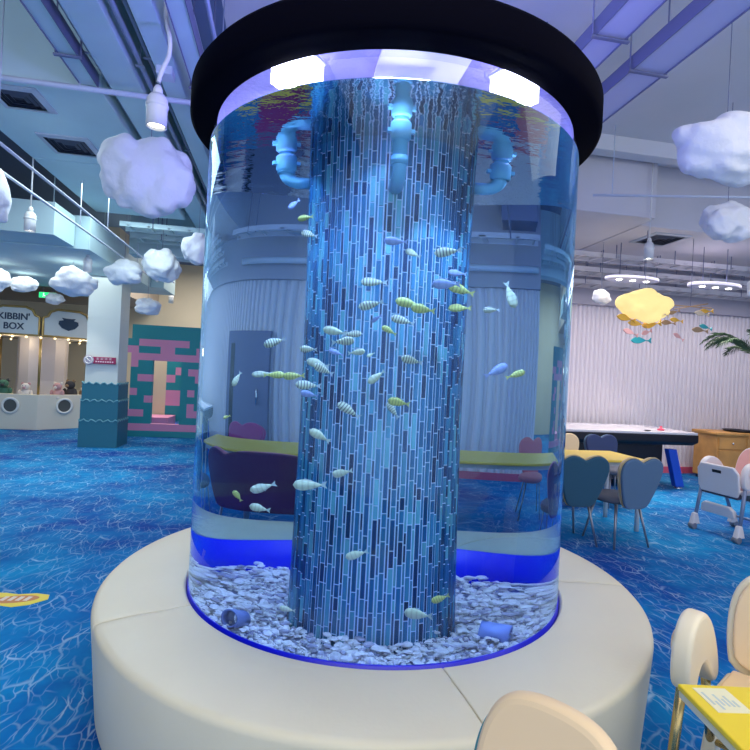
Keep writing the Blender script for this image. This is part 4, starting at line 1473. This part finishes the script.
# ---------------------------------------------------------------- play booth
t = thing('play_booth', 'octagonal white play booth with gold poles and sign panels at the left', 'play booth', (-5.49, 13.20, 0), rad(20))
M_bw = mat('booth_white', (0.72, 0.68, 0.58), .5)
M_gold = mat('booth_gold', (0.50, 0.34, 0.12), .35, .6)
M_sign = mat('booth_sign', (0.60, 0.66, 0.68), .5)
M_navy = mat('booth_navy', (0.02, 0.05, 0.10), .5)
RBo = 1.35
obj('base_wall', MB().lathe([(RBo - .12, 0), (RBo, 0), (RBo, .74), (RBo - .12, .74)], 8, closed=True, smooth=False).lathe([(0, .0), (RBo - .12, .0), (RBo - .12, .62), (0, .62)], 8, smooth=False), M_bw, t, .01)
ap = RBo * math.cos(PI / 8)
for k in range(8):
    a = PI / 8 + k * PI / 4
    Mr = Matrix.Rotation(a, 4, 'Z') @ Matrix.Translation((ap, 0, 0)) @ Matrix.Rotation(PI / 2, 4, 'Y')
    ph = obj('porthole', MB().lathe([(.13, -.01), (.17, -.01), (.175, .03), (.13, .03)], 26, closed=True, M=Matrix.Rotation(a, 4, 'Z') @ Matrix.Translation((ap, 0, .50)) @ Matrix.Rotation(PI / 2, 4, 'Y')), M_white, t)
    obj('porthole_glass', MB().lathe([(0, .012), (.135, .012)], 26, M=Matrix.Rotation(a, 4, 'Z') @ Matrix.Translation((ap, 0, .50)) @ Matrix.Rotation(PI / 2, 4, 'Y')), mat('porthole_dark', (0.10, 0.11, 0.11), .15), ph)
    # pole at the corner
    c = ((RBo - .08) * math.cos(k * PI / 4), (RBo - .08) * math.sin(k * PI / 4))
    obj('pole', MB().tube([(c[0], c[1], .74), (c[0], c[1], 2.02)], .025, 10), M_gold, t)
    # scalloped sign panel over each side
    hw = RBo * math.sin(PI / 8) - .02
    P = [(-hw, 1.98), (hw, 1.98), (hw, 2.36), (hw * .82, 2.40), (hw * .72, 2.50), (hw * .45, 2.56), (-hw * .45, 2.56), (-hw * .72, 2.50), (-hw * .82, 2.40), (-hw, 2.36)]
    Mp = Matrix.Rotation(a, 4, 'Z') @ Matrix.Translation((ap, 0, 0)) @ Matrix.Rotation(PI / 2, 4, 'Z') @ Matrix.Rotation(PI / 2, 4, 'X')
    pn = obj('sign_panel', MB().prism(P, -.03, .03, M=Mp), M_sign, t)
    edge = [Mp @ Vector((x, z, .03)) for x, z in P]
    obj('panel_trim', MB().tube(edge + edge[:1], .028, 6, caps=False), M_gold, pn)
    if k in (4, 5, 6, 7):
        if k % 2 == BOOTH_TEXT and k in (4, 5, 6, 7):
            for (txt, zz, sz) in (("KIBBIN'", 2.29, .19), ('BOX', 2.09, .19)):
                cu = bpy.data.curves.new('lettering', 'FONT')
                cu.body = txt
                cu.size = sz
                cu.extrude = .006
                cu.offset = .003
                cu.align_x = 'CENTER'
                cu.materials.append(M_navy)
                o = bpy.data.objects.new('lettering', cu)
                COL.objects.link(o)
                me = bpy.data.meshes.new_from_object(o.evaluated_get(bpy.context.evaluated_depsgraph_get()))
                bpy.data.objects.remove(o)
                o = bpy.data.objects.new('lettering', me)
                COL.objects.link(o)
                o.parent = pn
                o.matrix_local = Mp @ Matrix.Translation((0, zz, .036))
        else:
            em = [(-.20, .0), (-.13, -.08), (0, -.13), (.13, -.08), (.20, 0), (.19, .07), (.10, .09), (.14, .14), (.05, .13), (-.05, .13), (-.14, .14), (-.10, .09), (-.19, .07)]
            obj('emblem', MB().prism(em, .03, .042, M=Mp @ Matrix.Translation((0, 2.26, 0))), M_navy, pn)
obj('canopy_soffit', MB().lathe([(0, 1.97), (RBo - .04, 1.97), (RBo - .04, 2.02), (0, 2.02)], 8, smooth=False), M_bw, t)
obj('central_tower', MB().lathe([(.55, .62), (.50, 1.0), (.50, 1.97)], 12, smooth=False), mat('tower_grey', (0.42, 0.42, 0.48), .3), t)
lamps = None
for k in range(32):
    a = 2 * PI * k / 32
    obj('bulb', MB().ell(((RBo - .02) * .98 * math.cos(a), (RBo - .02) * .98 * math.sin(a), 1.94), .025, 8, 6), emit('bulb_warm', (1.0, .78, .45), 2.0), t)
light('booth_glow', 'POINT', (0.9, -0.6, 1.85), 14, (1.0, .78, .5), t, .1)
light('booth_glow', 'POINT', (-0.6, -0.9, 1.85), 14, (1.0, .78, .5), t, .1)


def plush(label, x, y, z, s, m1, m2, rz=0):
    t = thing('plush_toy', label, 'soft toy', (x, y, z), rz, 'soft toys in the play booth')
    t.scale = (s, s, s)
    obj('body', MB().ell((0, 0, .16), (.16, .14, .17), 16, 10), m1, t)
    h = obj('head', MB().ell((0, -.05, .40), (.13, .12, .12), 16, 10), m1, t)
    for sx in (-1, 1):
        obj('ear', MB().ell((sx * .10, -.03, .50), (.05, .03, .05), 10, 7), m2, h)
        obj('eye', MB().ell((sx * .045, -.155, .43), (.014, .01, .014), 8, 5), M_black, h)
    obj('muzzle', MB().ell((0, -.16, .37), (.055, .04, .045), 10, 7), m2, h)
    for sx in (-1, 1):
        obj('arm', MB().ell((sx * .17, -.06, .20), (.05, .06, .10), 10, 7), m1, t)
        obj('leg', MB().ell((sx * .10, -.14, .06), (.06, .11, .06), 10, 7), m2, t)
    return t


P_w = mat('plush_white', (0.75, 0.70, 0.68), .9)
P_d = mat('plush_dark', (0.05, 0.05, 0.06), .9)
P_g = mat('plush_green', (0.05, 0.16, 0.12), .9)
P_b = mat('plush_brown', (0.30, 0.20, 0.12), .9)
P_p = mat('plush_pink', (0.55, 0.32, 0.34), .9)
for (x, y, s, m1, m2, rz, lb) in (
        (-5.85, 12.3, .75, P_g, P_d, .2, 'dark green soft toy in the play booth under the word sign'),
        (-5.35, 12.15, .65, P_w, P_p, .0, 'white soft toy beside the green one in the play booth'),
        (-4.80, 12.35, .7, P_p, P_w, -.2, 'pale pink soft toy in front of the booth tower'),
        (-4.64, 12.62, .8, P_d, P_b, -.4, 'dark soft toy right of the pink one in the play booth'),
        (-4.46, 12.95, .62, P_b, P_w, -.5, 'brown soft toy nearest the pillar in the play booth')):
    plush(lb, x, y, .632, s, m1, m2, rz)
